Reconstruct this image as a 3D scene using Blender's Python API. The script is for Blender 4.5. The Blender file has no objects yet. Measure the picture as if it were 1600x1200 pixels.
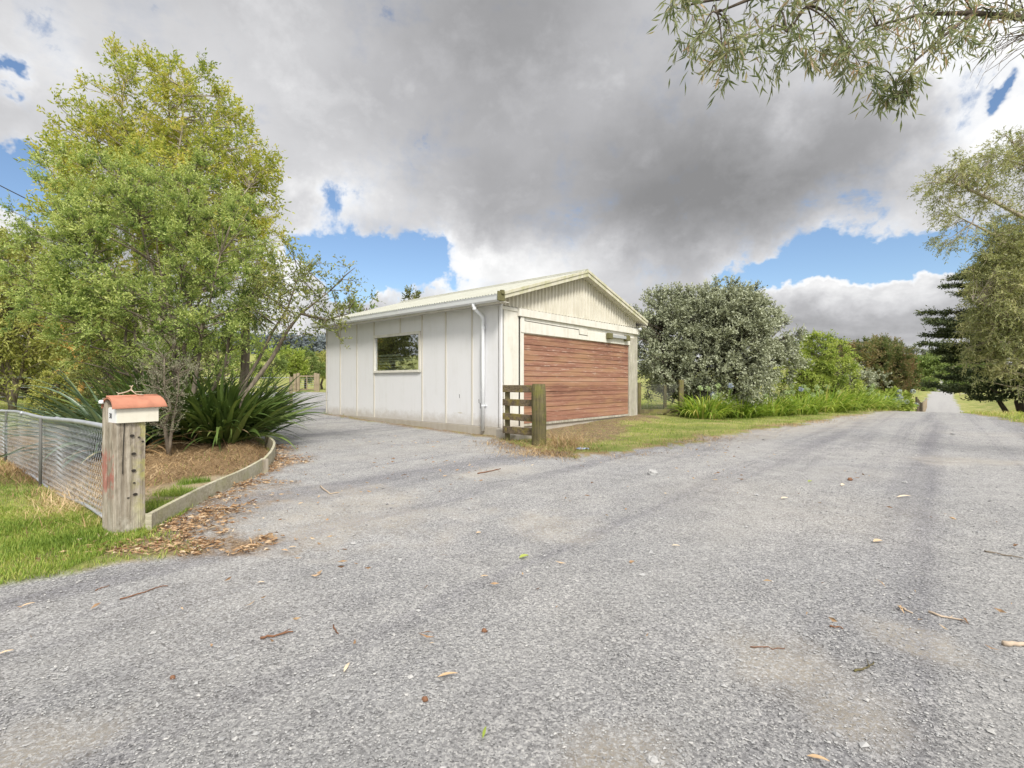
import bpy, math, random
import numpy as np
from mathutils import Vector, Matrix
rng = np.random.default_rng(7)
random.seed(7)
FPX = 790.0; HY = 597.0; CH = 1.16
scn = bpy.context.scene
COL = scn.collection
R = math.radians

# ------------------------------------------------------------------ helpers
def P(px, py, d): return np.array([(px-800)/FPX*d, d, CH-(py-HY)/FPX*d])
def G(px, py, h=0.0):
    d = FPX*(CH-h)/(py-HY); return np.array([(px-800)/FPX*d, d, h])
def _hash(ix, iy, iz, seed):
    n = (ix*374761393 + iy*668265263 + iz*2147483647 + seed*974634777) & 0xffffffff
    n = ((n ^ (n >> 13)) * 1274126177) & 0xffffffff
    n = n ^ (n >> 16)
    return (n & 0xffff)/65535.0
def vnoise(x, y, seed=0):
    x = np.asarray(x, float); y = np.asarray(y, float)
    ix = np.floor(x).astype(np.int64); iy = np.floor(y).astype(np.int64)
    fx = x-ix; fy = y-iy
    fx = fx*fx*(3-2*fx); fy = fy*fy*(3-2*fy)
    z = np.zeros_like(ix)
    a = _hash(ix, iy, z, seed); b = _hash(ix+1, iy, z, seed)
    c = _hash(ix, iy+1, z, seed); d = _hash(ix+1, iy+1, z, seed)
    return (a*(1-fx)+b*fx)*(1-fy)+(c*(1-fx)+d*fx)*fy
def fbm(x, y, seed=0, oct=4):
    s = 0; a = .5; t = 0
    for i in range(oct):
        s = s + a*vnoise(np.asarray(x)*2**i, np.asarray(y)*2**i, seed+i*17); t += a; a *= .5
    return s/t
def sstep(a, b, x):
    t = np.clip((np.asarray(x, float)-a)/(b-a), 0, 1); return t*t*(3-2*t)
def norm(v):
    return v/np.maximum(np.linalg.norm(v, axis=-1, keepdims=True), 1e-9)
def sdpoly(x, y, pts):
    """signed distance, negative inside"""
    pts = np.asarray(pts, float); d = np.full(x.shape, 1e18); s = np.zeros(x.shape, bool)
    n = len(pts)
    for i in range(n):
        a = pts[i]; b = pts[(i+1) % n]; e = b-a
        wx = x-a[0]; wy = y-a[1]
        t = np.clip((wx*e[0]+wy*e[1])/(e@e), 0, 1)
        d = np.minimum(d, (wx-e[0]*t)**2+(wy-e[1]*t)**2)
        c = ((a[1] <= y) & (b[1] > y)) | ((a[1] > y) & (b[1] <= y))
        if e[1] != 0:
            xi = a[0]+(y-a[1])/e[1]*e[0]; s ^= (c & (x < xi))
    d = np.sqrt(d); return np.where(s, -d, d)
def sdline(x, y, pts):
    pts = np.asarray(pts, float)[:, :2]; d = np.full(np.shape(x), 1e18)
    for i in range(len(pts)-1):
        a = pts[i]; e = pts[i+1]-a
        wx = x-a[0]; wy = y-a[1]; t = np.clip((wx*e[0]+wy*e[1])/(e@e), 0, 1)
        d = np.minimum(d, (wx-e[0]*t)**2+(wy-e[1]*t)**2)
    return np.sqrt(d)

def tag(o, label=None, cat=None, group=None, kind=None):
    if label: o['label'] = label
    if cat: o['category'] = cat
    if group: o['group'] = group
    if kind: o['kind'] = kind
    return o
def empty(name, loc=(0, 0, 0), rz=0, label=None, cat=None, group=None):
    o = bpy.data.objects.new(name, None); COL.objects.link(o)
    o.location = loc; o.rotation_euler = (0, 0, rz); o.empty_display_size = .2
    return tag(o, label, cat, group)

class MB:
    """collects verts / faces, builds ONE mesh object"""
    def __init__(s): s.V = []; s.F = []; s.T = []; s.n = 0
    def add(s, V, F, tint=None):
        V = np.asarray(V, float).reshape(-1, 3); F = np.asarray(F, np.int64)
        s.V.append(V); s.F.append(F+s.n); s.n += len(V)
        if tint is None: tint = np.full(len(V), .5)
        s.T.append(np.broadcast_to(np.asarray(tint, float), (len(V),)))
    def box(s, x0, x1, y0, y1, z0, z1, tint=.5):
        V = [(x, y, z) for z in (z0, z1) for y in (y0, y1) for x in (x0, x1)]
        s.add(V, [(0, 2, 3, 1), (4, 5, 7, 6), (0, 1, 5, 4), (2, 6, 7, 3), (0, 4, 6, 2), (1, 3, 7, 5)], tint)
    def obox(s, o, a, b, c, tint=.5):
        """box from origin o spanned by vectors a,b,c"""
        o = np.asarray(o, float); a = np.asarray(a, float); b = np.asarray(b, float); c = np.asarray(c, float)
        V = [o+i*a+j*b+k*c for k in (0, 1) for j in (0, 1) for i in (0, 1)]
        s.add(V, [(0, 2, 3, 1), (4, 5, 7, 6), (0, 1, 5, 4), (2, 6, 7, 3), (0, 4, 6, 2), (1, 3, 7, 5)], tint)
    def tube(s, pts, rad, n=8, tint=.5, cap=True):
        pts = np.asarray(pts, float); m = len(pts)
        rad = np.broadcast_to(np.asarray(rad, float), (m,))
        t = norm(np.gradient(pts, axis=0))
        up = np.array([0, 0, 1.]) if abs(t[0][2]) < .9 else np.array([1., 0, 0])
        u = norm(np.cross(t, up)); v = np.cross(t, u)
        a = np.linspace(0, 2*np.pi, n, endpoint=False)
        V = pts[:, None]+rad[:, None, None]*(u[:, None]*np.cos(a)[None, :, None]+v[:, None]*np.sin(a)[None, :, None])
        i = np.arange(m-1)[:, None]*n; j = np.arange(n)[None]; k = (j+1) % n
        F = np.stack([i+j, i+k, i+n+k, i+n+j], -1).reshape(-1, 4)
        V = V.reshape(-1, 3)
        if cap:
            V = np.concatenate([V, pts[:1], pts[-1:]]); c0 = m*n; c1 = c0+1
            j = np.arange(n); k = (j+1) % n
            F = np.concatenate([F, np.stack([np.full(n, c0), k, j, np.full(n, -1)], -1),
                                np.stack([np.full(n, c1), (m-1)*n+j, (m-1)*n+k, np.full(n, -1)], -1)])
            mask = F[:, 3] == -1
            base = s.n
            s.V.append(V); s.n += len(V); s.T.append(np.full(len(V), tint))
            s.F.append(F[~mask]+base); s.F.append(F[mask][:, :3]+base)
            return
        s.add(V, F, tint)
    def prism(s, poly, f, d0, d1, tint=.5):
        """extrude a 2D polygon: f(u,v,d)->xyz"""
        n = len(poly); base = s.n
        V = [f(u, v, d0) for u, v in poly]+[f(u, v, d1) for u, v in poly]
        s.V.append(np.array(V, float)); s.n += 2*n; s.T.append(np.full(2*n, tint))
        s.F.append(np.array([[base+i for i in range(n)][::-1]]))
        s.F.append(np.array([[base+n+i for i in range(n)]]))
        s.F.append(np.array([[base+i, base+(i+1) % n, base+n+(i+1) % n, base+n+i] for i in range(n)]))
    def build(s, name, mat, parent=None, smooth=False, bevel=0, loc=None):
        V = np.concatenate(s.V); T = np.concatenate(s.T)
        li = np.concatenate([f.reshape(-1) for f in s.F])
        tot = np.concatenate([np.full(len(f), f.shape[1]) for f in s.F])
        me = bpy.data.meshes.new(name)
        me.vertices.add(len(V)); me.vertices.foreach_set('co', V.astype(np.float32).reshape(-1))
        me.loops.add(len(li)); me.loops.foreach_set('vertex_index', li.astype(np.int32))
        me.polygons.add(len(tot))
        me.polygons.foreach_set('loop_start', (np.cumsum(tot)-tot).astype(np.int32))
        me.polygons.foreach_set('loop_total', tot.astype(np.int32))
        me.polygons.foreach_set('use_smooth', np.full(len(tot), bool(smooth)))
        at = me.attributes.new('tint', 'FLOAT', 'POINT'); at.data.foreach_set('value', T.astype(np.float32))
        me.update(calc_edges=True); me.validate()
        if mat: me.materials.append(mat)
        o = bpy.data.objects.new(name, me); COL.objects.link(o)
        if parent: o.parent = parent
        if loc is not None: o.location = loc
        if bevel:
            m = o.modifiers.new('bevel', 'BEVEL'); m.width = bevel; m.segments = 2; m.limit_method = 'ANGLE'
        return o

def strips(mb, base, az, el, L, W, droop, nseg=6, fold=.0, tint=.5, twist=0., taper=1.2, basew=.5):
    """arching strap leaves, vectorised"""
    N = len(base); az, el, L, W, droop = [np.broadcast_to(np.asarray(q, float), (N,)) for q in (az, el, L, W, droop)]
    e = el.copy(); p = base.copy(); rows = []
    roll = np.broadcast_to(np.asarray(twist, float), (N,))
    cols = 3 if fold else 2
    for k in range(nseg+1):
        t = k/nseg
        w = W*np.minimum(basew+t*3, 1)*(1-t**2.2*.97)**taper*.5
        side = np.stack([-np.sin(az), np.cos(az), np.zeros(N)], -1)
        dr = np.stack([np.cos(az)*np.cos(e), np.sin(az)*np.cos(e), np.sin(e)], -1)
        nr = np.cross(dr, side)
        sd = side*np.cos(roll)[:, None]+nr*np.sin(roll)[:, None]
        nn = np.cross(dr, sd)
        if fold: rows += [p-sd*w[:, None]+nn*(w*fold)[:, None], p, p+sd*w[:, None]+nn*(w*fold)[:, None]]
        else: rows += [p-sd*w[:, None], p+sd*w[:, None]]
        p = p+dr*(L/nseg)[:, None]
        e = e-droop/nseg*(.4+1.2*t)
    V = np.stack(rows, 1)                     # N, (nseg+1)*cols, 3
    f = []
    for k in range(nseg):
        for c in range(cols-1):
            a = k*cols+c; f.append((a, a+1, a+cols+1, a+cols))
    f = np.array(f)
    F = (np.arange(N)[:, None, None]*V.shape[1]+f[None]).reshape(-1, 4)
    tn = np.broadcast_to(np.asarray(tint, float), (N,))
    mb.add(V.reshape(-1, 3), F, np.repeat(tn, V.shape[1]))

def leafq(mb, base, d, L, W, tint, curl=.15):
    """diamond leaves from base along d"""
    N = len(base); r = norm(rng.normal(size=(N, 3)))
    s = norm(np.cross(d, r)); n = np.cross(d, s)
    L = np.broadcast_to(L, (N,))[:, None]; W = np.broadcast_to(W, (N,))[:, None]
    mid = base+d*L*.45+n*L*curl*.5
    V = np.stack([base, mid-s*W*.5, base+d*L, mid+s*W*.5], 1).reshape(-1, 3)
    F = np.arange(N*4).reshape(-1, 4)
    mb.add(V, F, np.repeat(tint, 4))

# ------------------------------------------------------------------ materials
def new_mat(name):
    m = bpy.data.materials.new(name); m.use_nodes = True
    nt = m.node_tree; nt.nodes.clear()
    return m, nt
class NT:
    def __init__(s, nt): s.nt = nt
    def n(s, t, **kw):
        nd = s.nt.nodes.new(t)
        for k, v in kw.items():
            if k.startswith('i_'):
                nd.inputs[k[2:].replace('_', ' ')].default_value = v
            else: setattr(nd, k, v)
        return nd
    def l(s, a, b): s.nt.links.new(a, b)
    def val(s, sock, v):
        if hasattr(v, 'links'): s.l(v, sock)
        else: sock.default_value = v
    def math(s, op, a, b=0, c=0, clamp=False):
        nd = s.n('ShaderNodeMath', operation=op); nd.use_clamp = clamp
        for i, v in enumerate((a, b, c)): s.val(nd.inputs[i], v)
        return nd.outputs[0]
    def vmath(s, op, a, b=(0, 0, 0)):
        nd = s.n('ShaderNodeVectorMath', operation=op)
        s.val(nd.inputs[0], a); s.val(nd.inputs[1], b)
        return nd
    def noise(s, vec, scale, detail=4, rough=.55, out='Fac', dist=0.):
        nd = s.n('ShaderNodeTexNoise'); nd.inputs['Scale'].default_value = scale
        nd.inputs['Detail'].default_value = detail; nd.inputs['Roughness'].default_value = rough
        nd.inputs['Distortion'].default_value = dist
        if vec is not None: s.l(vec, nd.inputs['Vector'])
        return nd.outputs[out]
    def ramp(s, fac, stops, interp='LINEAR'):
        nd = s.n('ShaderNodeValToRGB'); nd.color_ramp.interpolation = interp
        els = nd.color_ramp.elements
        while len(els) < len(stops): els.new(.5)
        for e, (p, c) in zip(els, stops):
            e.position = p; e.color = (c, c, c, 1) if isinstance(c, (int, float)) else (*c, 1)
        s.val(nd.inputs[0], fac); return nd.outputs[0]
    def mix(s, fac, a, b, mode='MIX'):
        nd = s.n('ShaderNodeMix', data_type='RGBA', blend_type=mode)
        s.val(nd.inputs[0], fac)
        for k, v in ((6, a), (7, b)):
            if hasattr(v, 'links'): s.l(v, nd.inputs[k])
            else: nd.inputs[k].default_value = (*v, 1) if len(v) == 3 else v
        return nd.outputs[2]
    def attr(s, name): return s.n('ShaderNodeAttribute', attribute_name=name).outputs['Fac']
    def obj(s): return s.n('ShaderNodeTexCoord').outputs['Object']
    def scale(s, vec, v):
        return s.vmath('MULTIPLY', vec, v).outputs[0]
    def out(s, sh):
        o = s.n('ShaderNodeOutputMaterial'); s.l(sh, o.inputs[0])
    def bsdf(s, col, rough=.8, normal=None, spec=.3, metal=0):
        b = s.n('ShaderNodeBsdfPrincipled')
        s.val(b.inputs['Base Color'], col if hasattr(col, 'links') else (*col, 1))
        s.val(b.inputs['Roughness'], rough); b.inputs['Metallic'].default_value = metal
        b.inputs['Specular IOR Level'].default_value = spec
        if normal is not None: s.l(normal, b.inputs['Normal'])
        return b.outputs[0]
    def bump(s, h, dist=.01, strength=1.):
        b = s.n('ShaderNodeBump'); b.inputs['Distance'].default_value = dist
        b.inputs['Strength'].default_value = strength; s.l(h, b.inputs['Height']); return b.outputs[0]

def leaf_mat(name, cols, trans=.35, rough=.55, spec=.25, scale=1.2, patch=.5):
    """cols: 3-4 colours ramped by the leaf's own tint plus a slow patchiness"""
    m, nt = new_mat(name); N = NT(nt)
    t = N.attr('tint'); ps = N.noise(N.obj(), scale, 3)
    f = N.math('ADD', t, N.math('MULTIPLY', N.math('SUBTRACT', ps, .5), patch), clamp=True)
    k = len(cols); c = N.ramp(f, [(i/(k-1), cols[i]) for i in range(k)])
    a = N.bsdf(c, rough, spec=spec)
    tr = N.n('ShaderNodeBsdfTranslucent')
    N.l(N.mix(.5, c, N.mix(1, c, (1.25, 1.2, .55), 'MULTIPLY')), tr.inputs[0])
    mx = N.n('ShaderNodeMixShader'); mx.inputs[0].default_value = trans
    N.l(a, mx.inputs[1]); N.l(tr.outputs[0], mx.inputs[2]); N.out(mx.outputs[0]); return m
def bark_mat(name, a, b, sc=6):
    m, nt = new_mat(name); N = NT(nt); v = N.scale(N.obj(), (1, 1, .25))
    h = N.noise(v, sc*3, 5); c = N.ramp(N.math('ADD', N.math('MULTIPLY', h, .6), N.math('MULTIPLY', N.noise(N.obj(), sc*.5), .4)), [(.35, a), (.65, b)])
    N.out(N.bsdf(c, .9, N.bump(h, .02))); return m
def paint_mat(name, col, dirt=(.32, .29, .2), amt=.25, rough=.55, streak=True, sc=1., lo=.5):
    m, nt = new_mat(name); N = NT(nt); o = N.obj()
    s = N.noise(N.scale(o, (6, 6, .6)), 1.5*sc, 5); g = N.noise(o, 3*sc, 6, .65)
    f = N.math('MULTIPLY', N.ramp(N.math('ADD', N.math('MULTIPLY', s, .5), N.math('MULTIPLY', g, .5)), [(lo, 0.), (lo+.22, 1.)]), amt)
    c = N.mix(f, col, dirt)
    if name in ('wall_paint', 'concrete', 'cream_paint'):
        sp = N.n('ShaderNodeSeparateXYZ'); N.l(o, sp.inputs[0])
        zf = N.math('ADD', sp.outputs[2], N.math('MULTIPLY', N.noise(o, 5, 5, .7), -.45))
        c = N.mix(N.ramp(zf, [(.0, .55), (.22, 0.)]), c, (.36, .31, .24))
    c = N.mix(N.math('MULTIPLY', N.noise(o, .7, 2), .12), c, (col[0]*.8, col[1]*.82, col[2]*.85))
    N.out(N.bsdf(c, rough, N.bump(N.noise(o, 60, 2), .001, .5))); return m
def wood_mat(name, a, b, c3=None, axis='z', moss=None, mossamt=.0, sc=1., rough=.85):
    m, nt = new_mat(name); N = NT(nt); o = N.obj()
    st = {'z': (14, 14, .9), 'x': (.9, 14, 14), 'y': (14, .9, 14)}[axis]
    g = N.noise(N.scale(o, st), 2.2*sc, 6, .65); big = N.noise(o, 3*sc, 3)
    col = N.ramp(N.math('ADD', N.math('MULTIPLY', g, .65), N.math('MULTIPLY', big, .35)), [(.33, a), (.52, b), (.7, c3 or b)])
    if moss:
        f = N.math('MULTIPLY', N.ramp(N.noise(o, 5*sc, 5, .7), [(.48, 0.), (.62, 1.)]), mossamt)
        col = N.mix(f, col, moss)
    N.out(N.bsdf(col, rough, N.bump(g, .012))); return m
def plain_mat(name, col, rough=.6, metal=0, var=.15, sc=20, spec=.3):
    m, nt = new_mat(name); N = NT(nt); h = N.noise(N.obj(), sc, 4)
    c = N.mix(N.math('MULTIPLY', N.ramp(h, [(.35, 0.), (.65, 1.)]), var), col, tuple(q*.55 for q in col))
    N.out(N.bsdf(c, rough, N.bump(h, .002, .4), metal=metal, spec=spec)); return m

M = {}
M['wall'] = paint_mat('wall_paint', (.72, .72, .735), (.47, .45, .39), .22)
M['cream'] = paint_mat('cream_paint', (.69, .67, .61), (.33, .30, .2), .40, lo=.46)
M['batten'] = paint_mat('batten_paint', (.60, .57, .50), (.3, .27, .2), .3)
M['gable'] = paint_mat('gable_cladding', (.62, .59, .51), (.36, .32, .22), .45, lo=.44)
M['roof'] = paint_mat('roof_paint', (.44, .44, .38), (.27, .27, .20), .55, rough=.5, lo=.42)
M['barge'] = paint_mat('barge_paint', (.56, .53, .43), (.30, .31, .10), .65, lo=.44)
M['white'] = paint_mat('white_gutter', (.72, .74, .76), (.5, .5, .48), .2, rough=.35)
M['concrete'] = paint_mat('concrete', (.48, .46, .42), (.26, .23, .18), .6, rough=.9, lo=.44)
M['dark'] = plain_mat('dark_gap_and_shade', (.035, .03, .025), .9)
M['oldpost'] = wood_mat('old_post', (.16, .13, .095), (.37, .325, .255), (.50, .455, .37), moss=(.36, .34, .12), mossamt=.28)
def post_mat():
    m, nt = new_mat('old_gate_post'); N = NT(nt); o = N.obj()
    g = N.noise(N.scale(o, (26, 26, 1.1)), 1.6, 7, .72); g2 = N.noise(N.scale(o, (90, 90, 3)), 1.0, 4, .6); big = N.noise(o, 4, 4, .6)
    f = N.math('ADD', N.math('MULTIPLY', g, .6), N.math('ADD', N.math('MULTIPLY', g2, .2), N.math('MULTIPLY', big, .2)))
    c = N.ramp(f, [(.34, (.085, .065, .045)), (.44, (.27, .23, .175)), (.54, (.40, .355, .285)), (.66, (.55, .51, .43))])
    sp = N.n('ShaderNodeSeparateXYZ'); N.l(o, sp.inputs[0])
    along = N.math('ADD', N.math('MULTIPLY', sp.outputs[0], math.cos(R(54))), N.math('MULTIPLY', sp.outputs[1], math.sin(R(54))))
    left = N.math('LESS_THAN', along, .012)
    zr = N.ramp(sp.outputs[2], [(.24, 0.), (.34, 1.), (.58, 1.), (.66, 0.)]); pt = N.ramp(N.noise(N.scale(o, (1, 1, .5)), 16, 5, .7), [(.46, 0.), (.54, 1.)])
    c = N.mix(N.math('MULTIPLY', N.math('MULTIPLY', left, .8), N.math('MULTIPLY', zr, pt)), c, (.36, .13, .10))
    rt = N.ramp(along, [(.10, 0.), (.19, 1.)]); ms = N.ramp(N.noise(o, 9, 5, .7), [(.46, 0.), (.6, 1.)])
    c = N.mix(N.math('MULTIPLY', N.math('MULTIPLY', rt, ms), .6), c, (.40, .38, .10))
    zl = N.ramp(sp.outputs[2], [(0., 1.), (.22, 0.)])
    c = N.mix(N.math('MULTIPLY', N.math('MULTIPLY', zl, ms), .7), c, (.55, .52, .45))
    N.out(N.bsdf(c, .9, N.bump(f, .03))); return m
M['oldgate'] = post_mat()
M['mossrail'] = wood_mat('mossy_rail', (.045, .035, .022), (.13, .10, .065), (.22, .18, .12), axis='x', moss=(.27, .22, .035), mossamt=.55)
M['mosspost'] = wood_mat('mossy_post', (.045, .04, .022), (.13, .11, .055), (.22, .19, .10), moss=(.17, .17, .035), mossamt=.55)
M['timber'] = wood_mat('pale_timber', (.26, .235, .165), (.43, .40, .30), (.52, .49, .38), axis='x', moss=(.32, .32, .15), mossamt=.4)
M['greypost'] = wood_mat('weathered_jamb', (.22, .20, .165), (.42, .395, .33), (.55, .52, .45), moss=(.26, .27, .15), mossamt=.25)
M['farpost'] = wood_mat('far_post', (.16, .13, .09), (.32, .26, .18))
M['terracotta'] = plain_mat('terracotta', (.47, .20, .125), .6, var=.5, sc=14)
M['box'] = paint_mat('mailbox_paint', (.66, .63, .53), (.42, .38, .27), .3, sc=3)
M['label'] = plain_mat('number_plate', (.74, .74, .76), .5, var=.1)
M['ink'] = plain_mat('number_ink', (.09, .09, .10), .6)
M['galv'] = plain_mat('galvanised', (.42, .44, .48), .45, metal=.35, var=.35, sc=9, spec=.5)
M['mesh'] = plain_mat('mesh_wire', (.40, .42, .44), .6, metal=.1, var=.3)
M['gmesh'] = plain_mat('old_mesh_wire', (.12, .12, .11), .7, var=.3)
M['fitting'] = plain_mat('mossy_fitting', (.16, .15, .07), .9, var=.6, sc=30)
M['fitgrey'] = plain_mat('fitting_grey', (.38, .39, .39), .6)
M['deadwood'] = plain_mat('dead_twig', (.50, .40, .30), .8, var=.4, sc=30)
M['bark'] = bark_mat('grey_bark', (.085, .068, .05), (.25, .21, .16))
M['barkd'] = bark_mat('dark_bark', (.05, .04, .03), (.14, .11, .085))
M['barkp'] = bark_mat('pale_bark', (.20, .17, .13), (.48, .42, .34))
M['barko'] = bark_mat('orange_bark', (.35, .17, .04), (.62, .38, .12))
M['blue'] = plain_mat('blue_plastic', (.38, .46, .60), .4)

def door_mat():
    m, nt = new_mat('red_door_paint'); N = NT(nt); o = N.obj()
    st = N.scale(o, (1.0, 4, 26)); g = N.noise(st, 1.3, 6, .68)
    sep = N.n('ShaderNodeSeparateXYZ'); N.l(o, sep.inputs[0])
    band = N.noise(N.scale(o, (.12, 1, 7.3)), 1.0, 1)
    col = N.ramp(N.math('ADD', N.math('MULTIPLY', g, .55), N.math('MULTIPLY', band, .45)),
                 [(.34, (.12, .058, .04)), (.45, (.24, .115, .078)), (.55, (.31, .16, .108)), (.66, (.39, .25, .175))])
    # bleached scuffs, mostly in a band at mid height
    w = N.noise(N.scale(o, (2.0, 4, 19)), 1.4, 6, .7)
    mid = N.ramp(sep.outputs[2], [(.18, .55), (.42, .15), (.62, .9), (.72, .6), (.86, .25), (1.0, 1.)])
    # z runs .2..2.3 : normalise
    zz = N.math('DIVIDE', sep.outputs[2], 2.4)
    mid = N.ramp(zz, [(.08, .5), (.2, .45), (.36, .3), (.5, .45), (.62, 1.), (.70, .55), (.80, .8), (.90, .6), (.96, .9)])
    f = N.math('MULTIPLY', N.ramp(w, [(.55, 0.), (.64, 1.)]), mid)
    col = N.mix(N.math('MULTIPLY', f, .75), col, (.56, .45, .38))
    tf = N.math('MULTIPLY', N.ramp(N.noise(N.scale(o, (.5, 1, 3)), 1.6, 3), [(.46, 0.), (.62, 1.)]), .6)
    col = N.mix(tf, col, (.34, .20, .11))
    N.out(N.bsdf(col, .7, N.bump(g, .004))); return m
M['door'] = door_mat()

def glass_mat():
    m, nt = new_mat('window_glass'); N = NT(nt)
    g = N.n('ShaderNodeBsdfGlossy'); g.inputs['Roughness'].default_value = .02; g.inputs[0].default_value = (.9, .93, .97, 1)
    t = N.n('ShaderNodeBsdfTransparent'); t.inputs[0].default_value = (.86, .9, .9, 1)
    mx = N.n('ShaderNodeMixShader'); mx.inputs[0].default_value = .48
    N.l(t.outputs[0], mx.inputs[1]); N.l(g.outputs[0], mx.inputs[2]); N.out(mx.outputs[0]); return m
M['glass'] = glass_mat()
M['blind'] = plain_mat('old_blind', (.72, .72, .56), .8, var=.3, sc=5)

# ------------------------------------------------------------------ terrain
AX = np.array([.662, .75]); AY = np.array([-.75, .662])      # garage front direction, garage side direction
C0 = np.array([-.237, 11.0])
PU = [-60, 20, 27, 35, 45, 60, 80, 118, 126, 150, 172, 205, 300, 520, 900]
PH = [0, 0, -.03, -.62, -1.30, -1.55, -1.28, -.55, -.62, -1.3, .6, 3.4, 6, 9, 12]
BED = [G(232, 830), G(285, 800), G(330, 776), G(380, 753), G(410, 735), (-3.50, 7.35, 0), (-3.86, 8.2, 0), (-4.35, 8.95, 0)]
BEDPOLY = [tuple(p[:2]) for p in BED]+[(-5.2, 10.2), (-8, 13), (-12, 15), (-12, 11), (-7.5, 7.4), (-3.3, 4.05)]
def terrain(x, y):
    x = np.asarray(x, float); y = np.asarray(y, float)
    u = .647*x+.763*y; v = -.763*x+.647*y
    p = np.interp(u, PU, PH); p = (np.interp(u-2, PU, PH)+p*2+np.interp(u+2, PU, PH))/4
    w = 1-sstep(7.5, 22, v)*(1-sstep(150, 260, u))
    w = w*(1-.85*sstep(-2.6, -7.5, v)*(1-sstep(120, 170, u)))
    h = p*w
    # left: gentle rise towards the yard, then hills
    ll = sstep(7, 16, v)
    h = h+ll*(.17*sstep(6, 15, y)+.32*sstep(17, 32, y))
    r = np.hypot(x, y)
    h = h+ll*(sstep(45, 130, r)*1.6+sstep(120, 420, r)*(2+sstep(20, -60, x)*(7+15*fbm(x/130+3, y/130, 5, 3))))
    h = h+.14*sstep(8, 15, u)*sstep(5, 7.5, v)*(1-sstep(7.2, 14, v))*(1-sstep(20, 26, u))
    # garden bed mound
    d = np.maximum(np.hypot((x+5.4)/2.4, (y-8.9)/2.2), 0)
    h = h+.15*np.exp(-d**2*1.1)*sstep(.0, .35, -sdpoly(x, y, BEDPOLY))
    h = h+.07*sstep(0, .04, -sdpoly(x, y, BEDPOLY))*(1-sstep(5.5, 9, r))
    near = 1-sstep(25, 60, r)
    h = h+near*((fbm(x*.7, y*.7, 3, 3)-.5)*.07+(fbm(x*4, y*4, 9, 2)-.5)*.012)
    h = h+(1-near)*(fbm(x/9, y/9, 4, 3)-.5)*.5*sstep(60, 120, r)
    return h
def T(x, y): return float(terrain(np.array([x]), np.array([y]))[0])
def GP(x, y, dz=0): return np.array([x, y, T(x, y)+dz])

GRAV = [(-22, -16), (-6, -.2), (-2.95, 2.86), (-2.54, 3.22), (-2.1, 3.5), (-2.5, 3.85), (-2.80, 3.93), G(330, 776)[:2], G(410, 735)[:2], (-3.86, 8.2), (-4.3, 8.95),
        (-5.3, 10.6), (-7.6, 14), (-10, 18), (-14, 22), (-20, 27), (-21, 32), (-14.5, 34.0), (-10, 33.5), (-5, 26), (-6.2, 18), (-5.95, 15.95), (-.35, 10.75), (-.3, 10.0),
        (.25, 8.5), (1.0, 7.95), (2.3, 8.75), (4.5, 10.9), (8.0, 14.0), (11.8, 17.4), (15.9, 21.5), (22.6, 28.5), (39.4, 49), (56.5, 69), (74.6, 90), (95, 113), (125, 148),
        (128, 145), (99, 113), (78.3, 90), (60.5, 69), (43.4, 49), (25.8, 28.5), (19.0, 21.3), (16.8, 18), (13.9, 13.6), (12, 9), (10.5, 2), (8, -12)]
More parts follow.
